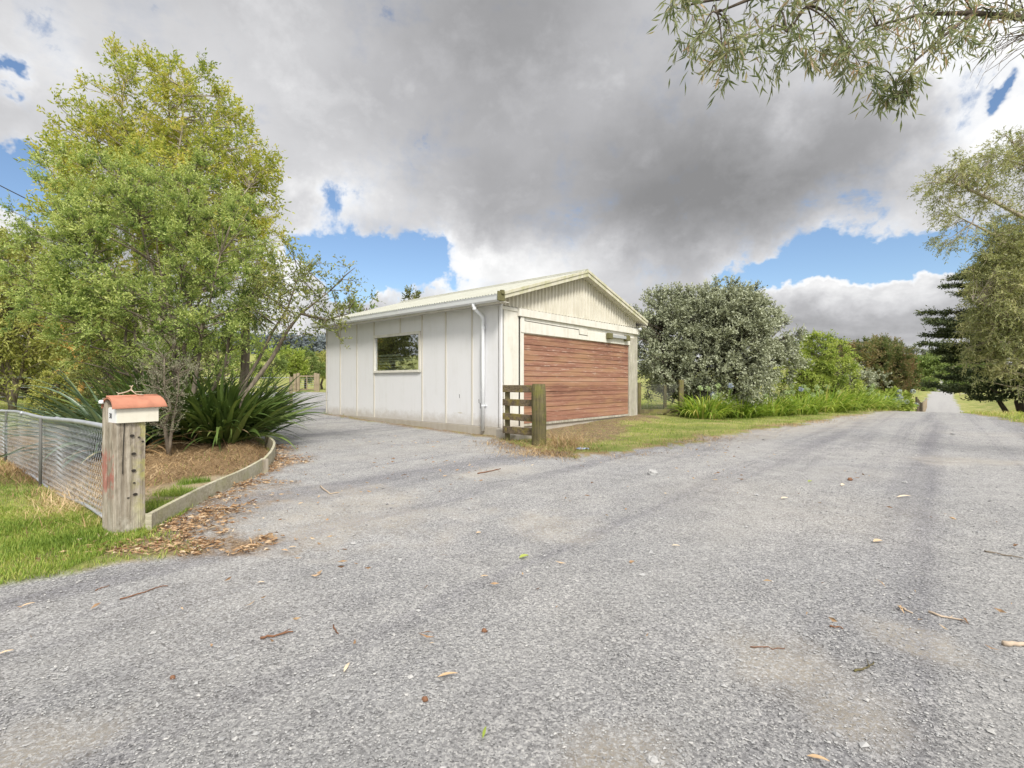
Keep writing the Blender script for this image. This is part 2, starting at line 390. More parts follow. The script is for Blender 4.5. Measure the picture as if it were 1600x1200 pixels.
def masks(x, y):
    n1 = fbm(x*1.3, y*1.3, 21, 4)-.5; n2 = fbm(x*6, y*6, 22, 3)-.5; n3 = fbm(x*.45, y*.45, 23, 3)-.5
    r = np.hypot(x, y)
    sd = sdpoly(x, y, GRAV)
    sdb = sdpoly(x, y, BEDPOLY)
    wob = np.where(sdb < .4, 0, 1)
    grav = sstep(.05, -.05, sd+(n1*.5+n2*.32)*wob*np.clip(r/8, .55, 1.5))
    u = .647*x+.763*y; v = -.763*x+.647*y
    # bare dirt on the road
    dirt = np.zeros_like(x)
    dl = sdline(x, y, [(2.5, 8.7), (4.6, 10.7), (8, 13.6), (12, 17.2), (16, 21)])
    dirt = np.maximum(dirt, sstep(1.3, .1, dl+n1*1.2)*sstep(3.0, 5, x)*.9)
    for (px, py, s) in [(560, 790, .75), (640, 800, .6), (1225, 1035, .22), (1310, 1110, .13), (925, 1182, .2), (760, 735, .4), (1440, 1000, .2), (20, 1190, .2), (990, 1190, .2), (850, 820, .35), (1540, 720, .7)]:
        g = G(px, py); dd = np.hypot((x-g[0]), (y-g[1])*.8)/s
        dirt = np.maximum(dirt, sstep(1.3, .2, dd+n1*2.2+n2*1.0)*.85)
    dirt = np.maximum(dirt, sstep(.1, .35, n3)*.35)*(1-.8*sstep(25, 40, r))
    # litter band outside the edging board, around the post and along the door
    db = sdline(x, y, [p[:2] for p in BED])
    lit = sstep(.62, .08, db+n1*.9+n2*.5)*(sdb > 0)*sstep(10, 8.2, y)
    lit = np.maximum(lit, sstep(1.0, .3, np.hypot((x+2.45)/.75, (y-3.62)/.28)+n1*1.4+n2))
    fr = (x-C0[0])*AX[0]+(y-C0[1])*AX[1]; ft = (x-C0[0])*AY[0]+(y-C0[1])*AY[1]
    wd = .75+1.1*sstep(4.5, 1.5, fr); lit = np.maximum(lit, sstep(-wd-.35, -wd+.15, ft+n1*1.3+n2*.5)*(ft < .3)*(fr > .1)*(fr < 6.6))
    lit = np.maximum(lit, sstep(.30, .05, np.abs(fr+.06)+n1*.3)*(ft > 0)*(ft < 7.6)*.8)
    bed = sstep(.0, -.08, sdb)*sstep(12.5, 10.5, y)
    gp = np.zeros_like(x)
    for (px, py, sx, sy) in [(250, 785, .3, .25), (275, 765, .25, .2), (300, 748, .2, .2), (395, 735, .22, .25), (245, 810, .2, .1)]:
        g = G(px, py, .12); gp = np.maximum(gp, sstep(1.1, .4, np.hypot((x-g[0])/sx, (y-g[1])/sy)+n1*.8+n2*.8))
    path = sstep(1.1, .5, np.hypot((x+3.35)/.65, (y-5.35)/1.2)+n1*1.6)
    return grav, dirt, lit, bed, gp*(sdb < 0), path*(sdb < 0), sd, sdb, fr, ft

def build_ground():
    az = np.concatenate([np.arange(-180, -60, 2.5), np.arange(-60, 58, .21), np.arange(58, 180.01, 2.5)])
    rr = [0.0, .3, .6]; r = .9
    while r < 1500:
        rr.append(r); r *= 1.0125 if r < 60 else 1.03
    rr = np.array(rr); A = np.radians(az)
    X = np.sin(A)[:, None]*rr[None]; Y = np.cos(A)[:, None]*rr[None]
    Z = terrain(X, Y)
    grav, dirt, lit, bed, gp, path, sd, sdb, fr, ft = masks(X, Y)
    n1 = fbm(X*1.7, Y*1.7, 51, 4)-.5; n2 = fbm(X*7, Y*7, 52, 3)-.5; rr_ = np.hypot(X, Y)
    eb_ = sstep(.42, .0, np.abs(sd)+n1*1.6+n2*.8)*.85*(rr_ < 45)*(sdb > .1); bed = np.maximum(bed, eb_); path = np.maximum(path, eb_*(fbm(X*3, Y*3, 53, 3) > .5)*.7)
    sp_ = sstep(.30, .0, np.abs(sd)+n1*.9)*sstep(.52, .60, fbm(X*9, Y*9, 54, 3))*(rr_ < 25); grav = np.maximum(grav, sp_*.9)
    Z = Z-.015*sstep(0, 1, grav)*(np.hypot(X, Y) < 40)
    na, nr = X.shape
    idx = np.arange(na*nr).reshape(na, nr)
    F = np.stack([idx[:-1, :-1], idx[:-1, 1:], idx[1:, 1:], idx[1:, :-1]], -1).reshape(-1, 4)[:, ::-1]
    V = np.stack([X, Y, Z], -1).reshape(-1, 3)
    attrs = dict(grav=grav, dirt=dirt, lit=lit, bed=bed, gpatch=gp, path=path)
    gm = grav.reshape(-1)[F].mean(1) > .5
    gm &= ~((ft.reshape(-1)[F[:, 0]] > 0) & (ft.reshape(-1)[F[:, 0]] < 7.4) & (fr.reshape(-1)[F[:, 0]] > 0) & (fr.reshape(-1)[F[:, 0]] < 6.0))
    for name, sel in (('gravel_road', gm), ('ground', ~gm)):
        f = F[sel]; used = np.unique(f); mp = np.full(len(V), -1); mp[used] = np.arange(len(used))
        f = mp[f]; me = bpy.data.meshes.new(name)
        me.vertices.add(len(used)); me.vertices.foreach_set('co', V[used].astype(np.float32).reshape(-1))
        me.loops.add(f.size); me.loops.foreach_set('vertex_index', f.reshape(-1).astype(np.int32))
        me.polygons.add(len(f)); me.polygons.foreach_set('loop_start', np.arange(0, f.size, 4).astype(np.int32))
        me.polygons.foreach_set('loop_total', np.full(len(f), 4, np.int32)); me.polygons.foreach_set('use_smooth', np.ones(len(f), bool))
        for k, a in attrs.items():
            at = me.attributes.new(k, 'FLOAT', 'POINT'); at.data.foreach_set('value', a.reshape(-1)[used].astype(np.float32))
        me.update(calc_edges=True); me.materials.append(M['ground'])
        o = bpy.data.objects.new(name, me); COL.objects.link(o); tag(o, kind='structure')
        tag(o, 'grey crushed gravel road and driveway' if gm is sel else 'grass verges, paddocks and distant hills')

def ground_mat():
    m, nt = new_mat('ground_surface'); N = NT(nt); o = N.obj()
    geo = N.n('ShaderNodeNewGeometry').outputs['Position']
    # gravel
    vo = N.n('ShaderNodeTexVoronoi', feature='F1'); N.l(N.vmath('ADD', geo, N.scale(N.noise(geo, 60, 2, out='Color'), (.012, .012, .012))).outputs[0], vo.inputs['Vector'])
    vo.inputs['Scale'].default_value = 115
    cellv = N.n('ShaderNodeSeparateColor'); N.l(vo.outputs['Color'], cellv.inputs[0])
    vo2 = N.n('ShaderNodeTexVoronoi', feature='F1'); N.l(geo, vo2.inputs['Vector']); vo2.inputs['Scale'].default_value = 210
    c2 = N.n('ShaderNodeSeparateColor'); N.l(vo2.outputs['Color'], c2.inputs[0])
    stone = N.math('ADD', N.math('MULTIPLY', cellv.outputs[0], .7), N.math('MULTIPLY', c2.outputs[0], .3))
    big = N.noise(geo, .55, 5, .6); fine = N.noise(geo, 34, 8, .85); med = N.noise(geo, 3.0, 4, .6)
    mod = N.math('ADD', N.math('MULTIPLY', stone, .44), N.math('ADD', N.math('MULTIPLY', fine, .36), N.math('MULTIPLY', med, .20)))
    gc = N.ramp(mod, [(.29, (.105, .105, .108)), (.41, (.245, .243, .245)), (.54, (.35, .346, .348)), (.72, (.59, .58, .565))])
    gc = N.mix(N.ramp(big, [(.40, 0.), (.62, .55)]), gc, N.mix(1, gc, (1.16, 1.14, 1.10), 'MULTIPLY'))
    # wheel tracks running along the road direction
    along = N.n('ShaderNodeMapping'); along.inputs['Rotation'].default_value = (0, 0, -R(49.7)); N.l(geo, along.inputs['Vector'])
    tr = N.noise(N.scale(along.outputs[0], (.035, 1.1, 1)), 1.0, 6, .62, dist=.15)
    gc = N.mix(N.ramp(tr, [(.38, .9), (.5, 0.)]), gc, N.mix(1, gc, (.68, .68, .72), 'MULTIPLY'))
    gc = N.mix(N.ramp(tr, [(.51, 0.), (.64, .6)]), gc, N.mix(.40, gc, (.44, .43, .41)))
    ln_ = N.n('ShaderNodeVectorMath', operation='LENGTH'); N.l(geo, ln_.inputs[0])
    gc = N.mix(N.ramp(N.math('DIVIDE', ln_.outputs['Value'], 100.), [(.22, 0.), (.5, .8)]), gc, (.36, .352, .34))
    dcol = N.ramp(N.math('ADD', N.math('MULTIPLY', fine, .6), N.math('MULTIPLY', med, .4)), [(.33, (.26, .225, .18)), (.5, (.42, .375, .31)), (.68, (.50, .455, .39))])
    dmask = N.math('MULTIPLY', N.attr('dirt'), N.ramp(N.math('ADD', N.math('MULTIPLY', stone, .35), N.math('ADD', N.math('MULTIPLY', fine, .3), N.math('MULTIPLY', N.noise(geo, 5, 6, .7), .35))), [(.40, .9), (.56, .1)]))
    gc = N.mix(dmask, gc, dcol)
    # grass / soil
    gn = N.noise(geo, .9, 5, .65); gf = N.noise(geo, 30, 5, .8)
    gr = N.ramp(N.math('ADD', N.math('MULTIPLY', gn, .7), N.math('MULTIPLY', gf, .3)), [(.34, (.14, .20, .04)), (.47, (.25, .30, .07)), (.56, (.40, .38, .14)), (.66, (.50, .42, .20))])
    gr = N.mix(N.ramp(N.noise(geo, 45, 4, .8), [(.40, .6), (.56, 0.)]), gr, (.13, .10, .05))
    far = N.n('ShaderNodeSeparateXYZ'); N.l(geo, far.inputs[0])
    soil = N.ramp(N.noise(geo, 25, 6, .8), [(.32, (.10, .065, .035)), (.5, (.27, .18, .095)), (.68, (.42, .30, .17))])
    pcol = N.ramp(N.noise(geo, 18, 6, .8), [(.35, (.27, .20, .12)), (.6, (.42, .335, .22))])
    bedc = N.mix(N.attr('path'), soil, pcol)
    bedc = N.mix(N.attr('gpatch'), bedc, (.17, .22, .05))
    land = N.mix(N.attr('bed'), gr, bedc)
    c = N.mix(N.attr('grav'), land, gc)
    lc = N.ramp(N.noise(geo, 30, 7, .85), [(.36, (.07, .045, .03)), (.5, (.23, .16, .10)), (.62, (.44, .34, .23))])
    lm = N.math('MULTIPLY', N.attr('lit'), N.ramp(N.noise(geo, 9, 5, .75), [(.36, 0.), (.52, 1.)]))
    c = N.mix(lm, c, lc)
    h = N.math('ADD', N.math('MULTIPLY', N.math('SUBTRACT', 1., vo.outputs['Distance']), .0), N.math('ADD', N.math('MULTIPLY', cellv.outputs[0], .55), N.math('MULTIPLY', fine, .9)))
    bump = N.bump(h, .014, 1.)
    N.out(N.bsdf(c, .92, bump, spec=.2)); return m
M['ground'] = ground_mat()
build_ground()

# ------------------------------------------------------------------ garage
GW, GL = 6.1, 7.5
gar = empty('garage', (C0[0], C0[1], 0), math.atan2(.75, .662), 'white panelled garage with weathered red timber door and corrugated cream roof', 'garage')
def side(px, py):
    k = (C0@AX)/(np.array([(px-800)/FPX, 1.])@AX); p = np.array([(px-800)/FPX, 1.])*k
    return (p-C0)@AY, CH-(py-HY)/FPX*k
def front(px, py):
    k = (C0@AY)/(np.array([(px-800)/FPX, 1.])@AY); p = np.array([(px-800)/FPX, 1.])*k
    return (p-C0)@AX, CH-(py-HY)/FPX*k
WZ0, WZ1 = .17, 2.86
wt0, wz1 = side(658, 517); wt1, wz0 = side(584.5, 583)
w = MB(); th = .09
w.box(0, th, 0, wt0, WZ0, WZ1); w.box(0, th, wt1, GL, WZ0, WZ1)
w.box(0, th, wt0, wt1, WZ0, wz0); w.box(0, th, wt0, wt1, wz1, WZ1)
w.build('side_wall', M['wall'], gar)
w = MB(); w.box(0, GW, GL-.09, GL-.003, WZ0, WZ1); w.build('rear_wall', M['wall'], gar)
w = MB(); w.box(GW-.09, GW, .1, GL-.1, WZ0, WZ1); w.build('right_wall', M['wall'], gar)
f = MB(); f.box(-.025, .2, -.02, GL+.02, -.5, WZ0-.006); f.box(.2, GW+.02, GL-.2, GL+.02, -.5, WZ0-.006); f.box(GW-.2, GW+.02, 0, GL-.2, -.5, WZ0-.006)
f.box(.2, .62, -.012, .12, -.5, WZ0-.006)
f.box(.62, GW-.2, .03, .2, -.5, .15)
f.build('foundation', M['concrete'], gar, bevel=.008)
fl = MB(); fl.box(.2, GW-.2, .2, GL-.2, -.1, .16); fl.build('floor', M['concrete'], gar)
bats = [510.5, 532, 558, 585, 660, 697, 738]
for px in bats:
    t = side(px, 600)[0]; b = MB(); b.box(-.016, -.001, t-.024, t+.024, WZ0, WZ1-.01)
    b.build('batten', M['batten'], gar, bevel=.003)
    s_ = MB(); s_.box(-.005, .0, t+.024, t+.036, WZ0, WZ1-.01); s_.build('joint_gap', M['dark'], gar)
t = side(626, 600)[0]
b = MB(); b.box(-.016, -.001, t-.024, t+.024, wz1+.002, WZ1-.01); b.build('batten', M['batten'], gar, bevel=.003)
b = MB(); b.box(-.005, 0, t+.024, t+.034, wz1+.002, WZ1-.01); b.build('joint_gap', M['dark'], gar)
b = MB(); b.box(-.02, -.001, -.012, .045, WZ0, WZ1-.01); b.build('corner_board', M['wall'], gar, bevel=.003)
# window
fr_ = MB(); fw = .07
fr_.box(-.035, .06, wt0, wt0+fw, wz0, wz1); fr_.box(-.035, .06, wt1-fw, wt1, wz0, wz1)
fr_.box(-.035, .06, wt0+fw, wt1-fw, wz1-fw, wz1); fr_.box(-.045, .06, wt0+fw, wt1-fw, wz0, wz0+fw*.9)
win = fr_.build('window', M['cream'], gar, bevel=.004)
g = MB(); g.box(.012, .018, wt0+fw, wt1-fw, wz0+fw*.9, wz1-fw); g.build('pane', M['glass'], win)
rr_ = random.Random(4)
bl = MB(); zz = wz0+.08
while zz < wz0+.5:
    a = wt1-.08; e = wt0+.1+rr_.random()*.9
    bl.box(.03, .034, e, a, zz, zz+.022+rr_.random()*.045); zz += .06+rr_.random()*.03
bl.build('blind', M['blind'], win)
bk = MB(); bk.box(.5, .51, wt0-.5, wt1+.5, wz0-.6, wz1+.3); bk.build('dark_backdrop', plain_mat('dim_interior', (.06, .07, .075), .9), gar)  # dark sheet standing in for the unlit depth of the room
# scuffs and holes on the side panels
for (px, py, hh) in ((718, 619, .05), (748.5, 627, .05), (750.5, 634, .07), (719, 645, .0)):
    t, z = side(px, py); s_ = MB()
    if hh: s_.prism([(t-.008, z-hh), (t+.006, z-hh*.7), (t+.011, z+hh), (t-.004, z+hh*.8)], lambda u, v, d: (-d, u, v), .0005, .002)
    else: s_.prism([(t-.1, z-.008), (t, z-.014), (t+.1, z-.004), (t+.06, z+.012), (t-.05, z+.012)], lambda u, v, d: (-d, u, v), .0005, .002)
    s_.build('scuff_mark', M['dark'] if hh else M['batten'], gar)

# front wall
ff = lambda u, v, d: (u, -d, v)
def fpoly(name, px, d0, d1, mat, bevel=.003, tri=None):
    m = MB(); m.prism([front(*p) for p in px], ff, d0, d1); return m.build(name, mat, gar, bevel=bevel)
fs = lambda px: front(px, 600)[0]
m = MB(); m.box(.0, fs(810.5), -.0, .09, WZ0, 2.83); m.build('front_panel', M['cream'], gar)
m = MB(); m.box(-.016, .03, -.018, .0, WZ0-.05, 2.84); m.build('corner_board', M['wall'], gar, bevel=.003)
m = MB(); m.box(fs(810.3), fs(812.2), -.004, .03, WZ0-.02, 2.66); m.build('joint_gap', M['dark'], gar)
m = MB(); m.box(fs(812.2), fs(817.6), -.02, .12, .10, 2.62); m.build('door_jamb', M['cream'], gar, bevel=.004)
pw0 = fs(981.8); pw1 = fs(990.2); pw2 = fs(995.8)
m = MB(); m.box(pw0, pw1, -.03, .12, .06, 2.50); m.build('door_jamb', M['greypost'], gar, bevel=.008)
m = MB(); m.box(pw1+.003, pw2, -.008, .12, .03, 2.66); m.build('corner_post', M['greypost'], gar, bevel=.008)
m = MB(); m.box(fs(812), pw2, .0, .09, 2.27, 2.83); m.build('front_lintel', M['cream'], gar)
fpoly('top_trim', [(784, 477.6), (808, 482.0), (808, 487), (784, 483)], .001, .02, M['cream'])
fpoly('door_beam', [(808.5, 481.8), (996, 514.6), (996, 523.2), (808.5, 493.8)], .001, .065, M['cream'], .006)
fpoly('fascia_board', [(812.6, 494.7), (818, 495.4), (818, 502), (902.3, 516), (903, 523.6), (917, 526), (917.6, 518.2), (944, 522.6), (983, 529), (983, 539.6), (817.6, 519.8), (812.6, 519)], .002, .034, M['cream'], .002)
fpoly('fascia_infill', [(819, 495.6), (917, 511.2), (917, 524), (903.8, 521.8), (903.2, 514.6), (819, 500.6)], .002, .016, M['cream'], .002)
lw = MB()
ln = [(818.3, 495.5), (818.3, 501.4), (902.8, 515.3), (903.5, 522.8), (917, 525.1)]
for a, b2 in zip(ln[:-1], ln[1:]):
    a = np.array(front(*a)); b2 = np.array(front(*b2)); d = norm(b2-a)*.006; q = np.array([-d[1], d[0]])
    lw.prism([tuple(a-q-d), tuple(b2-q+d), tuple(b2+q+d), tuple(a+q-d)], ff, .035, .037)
lw.build('fascia_shadow_line', M['dark'], gar)  # dark ribbon on the board face, drawn in as the step's shadow line
# door with shiplap boards
s0, s1 = fs(817.7), fs(981.7); dz0, dz1 = .20, 2.275; nb = 17
dm = MB(); bh = (dz1-dz0)/nb
for i in range(nb):
    z0 = dz0+i*bh; y0 = -.004 if i % 4 else .0
    y1_ = .012+.004*((i*7) % 3); V = [(s0, .006, z0+.005), (s1, .006, z0+.005), (s1, y1_, z0+bh), (s0, y1_, z0+bh), (s0, .05, z0), (s1, .05, z0), (s1, .05, z0+bh), (s0, .05, z0+bh)]
    dm.add(V, [(0, 1, 2, 3), (4, 5, 1, 0), (5, 6, 2, 1), (4, 0, 3, 7), (7, 3, 2, 6)])
dm.build('garage_door', M['door'], gar)
m = MB(); m.box(s0, s1, -.012, .03, .145, dz0-.002); m.build('door_sill', M['greypost'], gar, bevel=.004)
# bracketed fitting above the door
a = np.array(front(945, 524.5)); b2 = np.array(front(978, 530.5))
m = MB(); m.box(a[0]+.2, b2[0]-.2, -.13, -.066, a[1]-.045, a[1]+.045)
fit = m.build('strip_light', M['fitgrey'], gar, bevel=.01)
for q in (a[0], b2[0]-.2):
    m = MB(); m.box(q, q+.2, -.15, -.036, a[1]-.085, a[1]+.075); m.build('end_block', M['fitting'], fit, bevel=.012)
# corrugated gable
RZ = lambda s: 4.05-.305*abs(s-GW/2)
m = MB(); ns = 900; ss = np.linspace(-.0, GW, ns); yy = -.012+.026*np.clip(np.sin(ss/.135*2*np.pi)*1.6, -1, 1)
top = np.array([RZ(s) for s in ss])-.09; bot = np.full(ns, 2.835)
V = np.concatenate([np.stack([ss, yy, bot], -1), np.stack([ss, yy, np.maximum(top, bot+.01)], -1)])
i = np.arange(ns-1); m.add(V, np.stack([i, i+1, i+1+ns, i+ns], -1)); m.build('gable_cladding', M['gable'], gar, smooth=True)
# roof: two corrugated slopes
def roof(s_eave, nm):
    m = MB(); nt_ = 900; tt = np.linspace(-.24, GL+.25, nt_); wv = .017*np.sin(tt/.09*2*np.pi)
    rows = []
    for k in np.linspace(0, 1, 7):
        s = GW/2+(s_eave-GW/2)*k; rows.append(np.stack([np.full(nt_, s), tt, RZ(s)-.008+wv+.004*math.sin(k*9)], -1))
    V = np.concatenate(rows); j = np.arange(6)[:, None]*nt_; i = np.arange(nt_-1)[None]
    F = np.stack([i+j, i+1+j, i+1+j+nt_, i+j+nt_], -1).reshape(-1, 4); m.add(V, F)
    m.build('roof', M['roof'], gar, smooth=True)
roof(-.27, 'a'); roof(GW+.27, 'b')
m = MB()
for sg in (-1, 1):
    s = GW/2+sg*.17; m.add([(GW/2, -.25, 4.085), (GW/2, GL+.26, 4.085), (s, GL+.26, RZ(s)+.014), (s, -.25, RZ(s)+.014)], [(0, 1, 2, 3)])
m.tube([(GW/2, -.252, 4.08), (GW/2, GL+.262, 4.08)], .025)
m.build('ridge_cap', M['roof'], gar)
for se in (-.3, GW+.3):
    for (ya, yb) in ((-.262, -.238), (GL+.25, GL+.274)):
        m = MB(); s2 = GW/2
        pts = [(se, RZ(se)-.135), (s2, RZ(s2)-.15), (s2, RZ(s2)+.004), (se, RZ(se)+.004)]
        m.prism(pts, ff, -ya, -yb); o = m.build('barge_board', M['barge'], gar, bevel=.003)
        m = MB(); pts = [(se, RZ(se)-.05), (s2, RZ(s2)-.05), (s2, RZ(s2)+.018), (se, RZ(se)+.018)]
        if ya < 0:
            m.prism(pts, ff, .264, .282); m.build('barge_cap', M['barge'], gar, bevel=.004)
    m = MB(); # verge soffit
    m.prism([(se*.985 if se > 0 else se, RZ(se)-.10), (GW/2, RZ(GW/2)-.10), (GW/2, RZ(GW/2)-.085), (se, RZ(se)-.085)], ff, -.01, .237)
    m.build('soffit', M['cream'], gar)
    x = -.27 if se < 0 else GW+.25
    m = MB(); m.box(x, x+.02, -.235, GL+.25, 2.83, 3.0); m.build('fascia', M['cream'], gar, bevel=.003)
    m = MB(); xa, xb = (-.25, -.001) if se < 0 else (GW+.001, GW+.25)
    m.box(xa, xb, -.235, GL+.25, 2.862, 2.872); m.build('soffit', M['cream'], gar)
# gutter: quarter-round section swept along the eave
prof = [(-.272, 3.035), (-.272, 2.90), (-.33, 2.885), (-.375, 2.92), (-.385, 2.99), (-.40, 3.03), (-.39, 3.03), (-.37, 2.985), (-.36, 2.93), (-.325, 2.90), (-.285, 2.915), (-.285, 3.03)]
m = MB(); n = len(prof); ys = (-.26, GL+.27)
V = [(x, y, z-.03) for y in ys for x, z in prof]
m.V.append(np.array(V)); m.n = 2*n; m.T.append(np.full(2*n, .5)); m.F.append(np.array([[k, (k+1) % n, n+(k+1) % n, n+k] for k in range(n)]))
m.F.append(np.array([list(range(n))])); m.F.append(np.array([list(range(2*n-1, n-1, -1))]))
gut = m.build('gutter', M['white'], gar)
m = MB(); m.box(-.41, -.20, -.30, -.262, 2.86, 3.06); m.box(-.33, -.24, -.33, -.26, 3.0, 3.09); m.build('end_cap', M['fitting'], gut, bevel=.01)
dt = side(757.5, 600)[0]; 
m = MB(); m.tube([(-.33, dt+.02, 2.90), (-.33, dt+.02, 2.82), (-.31, dt+.01, 2.77), (-.09, dt, 2.62), (-.062, dt, 2.55), (-.06, dt, 1.5), (-.06, dt, .07)], .04, 14)
dp = m.build('downpipe', M['white'], gar, smooth=True)
for z in (2.35, .62):
    m = MB(); m.tube([(-.06, dt, z), (-.06, dt, z+.03)], .047, 14); m.box(-.02, -.001, dt-.07, dt+.07, z, z+.03); m.build('pipe_bracket', M['white'], dp)
for z in (2.78, 2.58):
    m = MB(); m.tube([(-.315 if z > 2.7 else -.064, dt+.005, z-.03), (-.32 if z > 2.7 else -.068, dt+.005, z+.03)], .046, 14); m.build('pipe_joint', M['white'], dp)
# security lamp under the right eave
m = MB(); m.tube([(GW+.05, -.05, 2.80), (GW+.05, -.17, 2.78)], [.03, .055], 12); m.tube([(GW+.05, -.01, 2.86), (GW+.05, -.08, 2.8)], .012, 8)
m.build('eave_lamp', M['white'], gar, smooth=True)

# ------------------------------------------------------------------ cattle fence beside the door
rails = empty('rail_fence', GP(.5, 9.35), 0, 'short mossy four-rail timber fence with thick round post before the red door', 'fence')
base = GP(.5, 9.35); L0 = lambda p: np.array(p)-base
m = MB(); zz = np.linspace(-.3, 1.13, 12); jit = rng.normal(size=(12, 2))*.004
m.tube([(j[0], j[1], z) for z, j in zip(zz, jit)], [.135]*10+[.132, .118], 20)
m.build('round_post', M['mosspost'], rails, smooth=False)
A = np.array([-.19, 9.93]); B = np.array([.42, 9.42]); dv = norm(B-A); nv = np.array([-dv[1], dv[0]])
if nv[1] > 0: nv = -nv
for z, hgt in ((1.035, .14), (.77, .13), (.51, .13), (.235, .14)):
    m = MB(); off = rng.normal()*.006
    m.obox((*(A-base[:2]), z-hgt/2+off), (*(B+dv*.05-A), off), (*(-nv*.045), 0), (0, 0, hgt)); m.build('rail', M['mossrail'], rails, bevel=.008)
m = MB(); q = A-base[:2]+dv*.02-nv*.05; m.obox((*q, -.1), (*(dv*.09), 0), (*(-nv*.06), 0), (0, 0, 1.15)); m.build('batten', M['mosspost'], rails, bevel=.006)
m = MB(); q = B-base[:2]-dv*.07-nv*.05; m.obox((*q, -.1), (*(dv*.08), 0), (*(-nv*.06), 0), (0, 0, 1.1)); m.build('batten', M['mosspost'], rails, bevel=.006)
# slab on the ground behind the rails
p = GP(.05, 10.25)
m = MB(); m.box(-.13, .33, -.2, .2, -.04, .13); o = m.build('concrete_block', M['concrete'], loc=p, bevel=.03); o.rotation_euler = (.03, -.03, .6)
tag(o, 'rough pale concrete block lying behind the mossy rails', 'block')
p = GP(-.12, 10.62); m = MB(); m.box(-.2, .2, -.08, .12, -.1, .2); o = m.build('concrete_footing', M['concrete'], loc=p, bevel=.03); o.rotation_euler = (0, 0, .85)
tag(o, 'lichen-stained concrete footing at the near garage corner', 'footing')
p = GP(1.22, 8.75, .002); m = MB()
gx, gy = np.meshgrid(np.linspace(-.12, .12, 9), np.linspace(-.05, .05, 5)); gz = .012+.010*rng.normal(size=gx.shape)
V = np.stack([gx+rng.normal(size=gx.shape)*.008, gy, gz], -1).reshape(-1, 3); V2 = V-np.array([0, 0, .004])
idx = np.arange(45).reshape(5, 9); F = np.stack([idx[:-1, :-1], idx[:-1, 1:], idx[1:, 1:], idx[1:, :-1]], -1).reshape(-1, 4)
m.add(V, F); m.add(V2, F[:, ::-1]); tag(m.build('plastic_scrap', M['blue'], loc=p), 'crumpled pale blue plastic scrap in dry grass by the round post', 'litter')

# ------------------------------------------------------------------ mailbox post, mailbox, chain link fence
th_ = R(54); pa = np.array([math.cos(th_), math.sin(th_), 0]); pb = np.array([-math.sin(th_), math.cos(th_), 0]); pz = np.array([0, 0, 1.])
PN = np.array([-3.006, 3.80, 0]); up = lambda a, b, z: pa*a+pb*b+pz*z
gp0 = empty('gate_post', GP(PN[0], PN[1]), 0, 'weathered grey square timber gate post with bolt holes and peeling red paint', 'post')
def roughbox(mb, a0, a1, b0, b1, z0, z1, nx=8, nz=26, amp=.006, seed=1):
    """box with cracked, uneven faces"""
    r2 = np.random.default_rng(seed)
    per = [(a0+(a1-a0)*i/nx, b0) for i in range(nx)]+[(a1, b0+(b1-b0)*i/nx) for i in range(nx)]+[(a1-(a1-a0)*i/nx, b1) for i in range(nx)]+[(a0, b1-(b1-b0)*i/nx) for i in range(nx)]
    n = len(per); ca, cb = (a0+a1)/2, (b0+b1)/2
    groove = r2.normal(size=n)*amp*.55; groove[::5] -= amp*.9
    V = []
    for k in range(nz+1):
        z = z0+(z1-z0)*k/nz
        for q, (a, b) in enumerate(per):
            da, db = a-ca, b-cb; l = math.hypot(da, db); rnd = .965 if q % nx == 0 else 1.
            d = groove[q]+amp*.35*math.sin(z*7+q)+r2.normal()*amp*.22
            V.append(up(ca+da/l*(l*rnd+d), cb+db/l*(l*rnd+d), z))
    V.append(up(ca, cb, z1)); k = np.arange(nz)[:, None]*n; j = np.arange(n)[None]; j2 = (j+1) % n
    base = mb.n; V = np.array(V); mb.V.append(V); mb.n += len(V); mb.T.append(np.full(len(V), .5))
    mb.F.append(np.stack([k+j, k+j2, k+n+j2, k+n+j], -1).reshape(-1, 4)+base)
    j = np.arange(n); mb.F.append(np.stack([nz*n+j, nz*n+(j+1) % n, np.full(n, len(V)-1)], -1)+base)
m = MB(); roughbox(m, 0, .215, 0, .14, -.15, .845); m.build('front_timber', M['oldgate'], gp0)
m = MB(); roughbox(m, .0, .20, .143, .235, -.15, 1.03, seed=5); m.build('rear_timber', M['oldgate'], gp0)
holes = [(.125, .74), (.135, .60), (.135, .47), (.138, .375), (.145, .285), (.10, .265), (.195, .69), (.17, .725)]
for i, (a, z) in enumerate(holes):
    m = MB(); r = .013 if i < 5 and i != 3 else .007
    t = np.linspace(0, 2*np.pi, 12, endpoint=False)
    m.prism([(a+r*math.cos(q)*1.2, z+r*.8*math.sin(q)) for q in t], lambda u, v, d: up(u, -d, v), .0035, .0065); m.build('bolt_hole', M['dark'], gp0)
m = MB(); m.prism([(.073, .84), (.078, .84), (.069, .60), (.066, .46), (.062, .45), (.064, .60)], lambda u, v, d: up(u, -d, v), .003, .0062); m.build('crack', M['dark'], gp0)

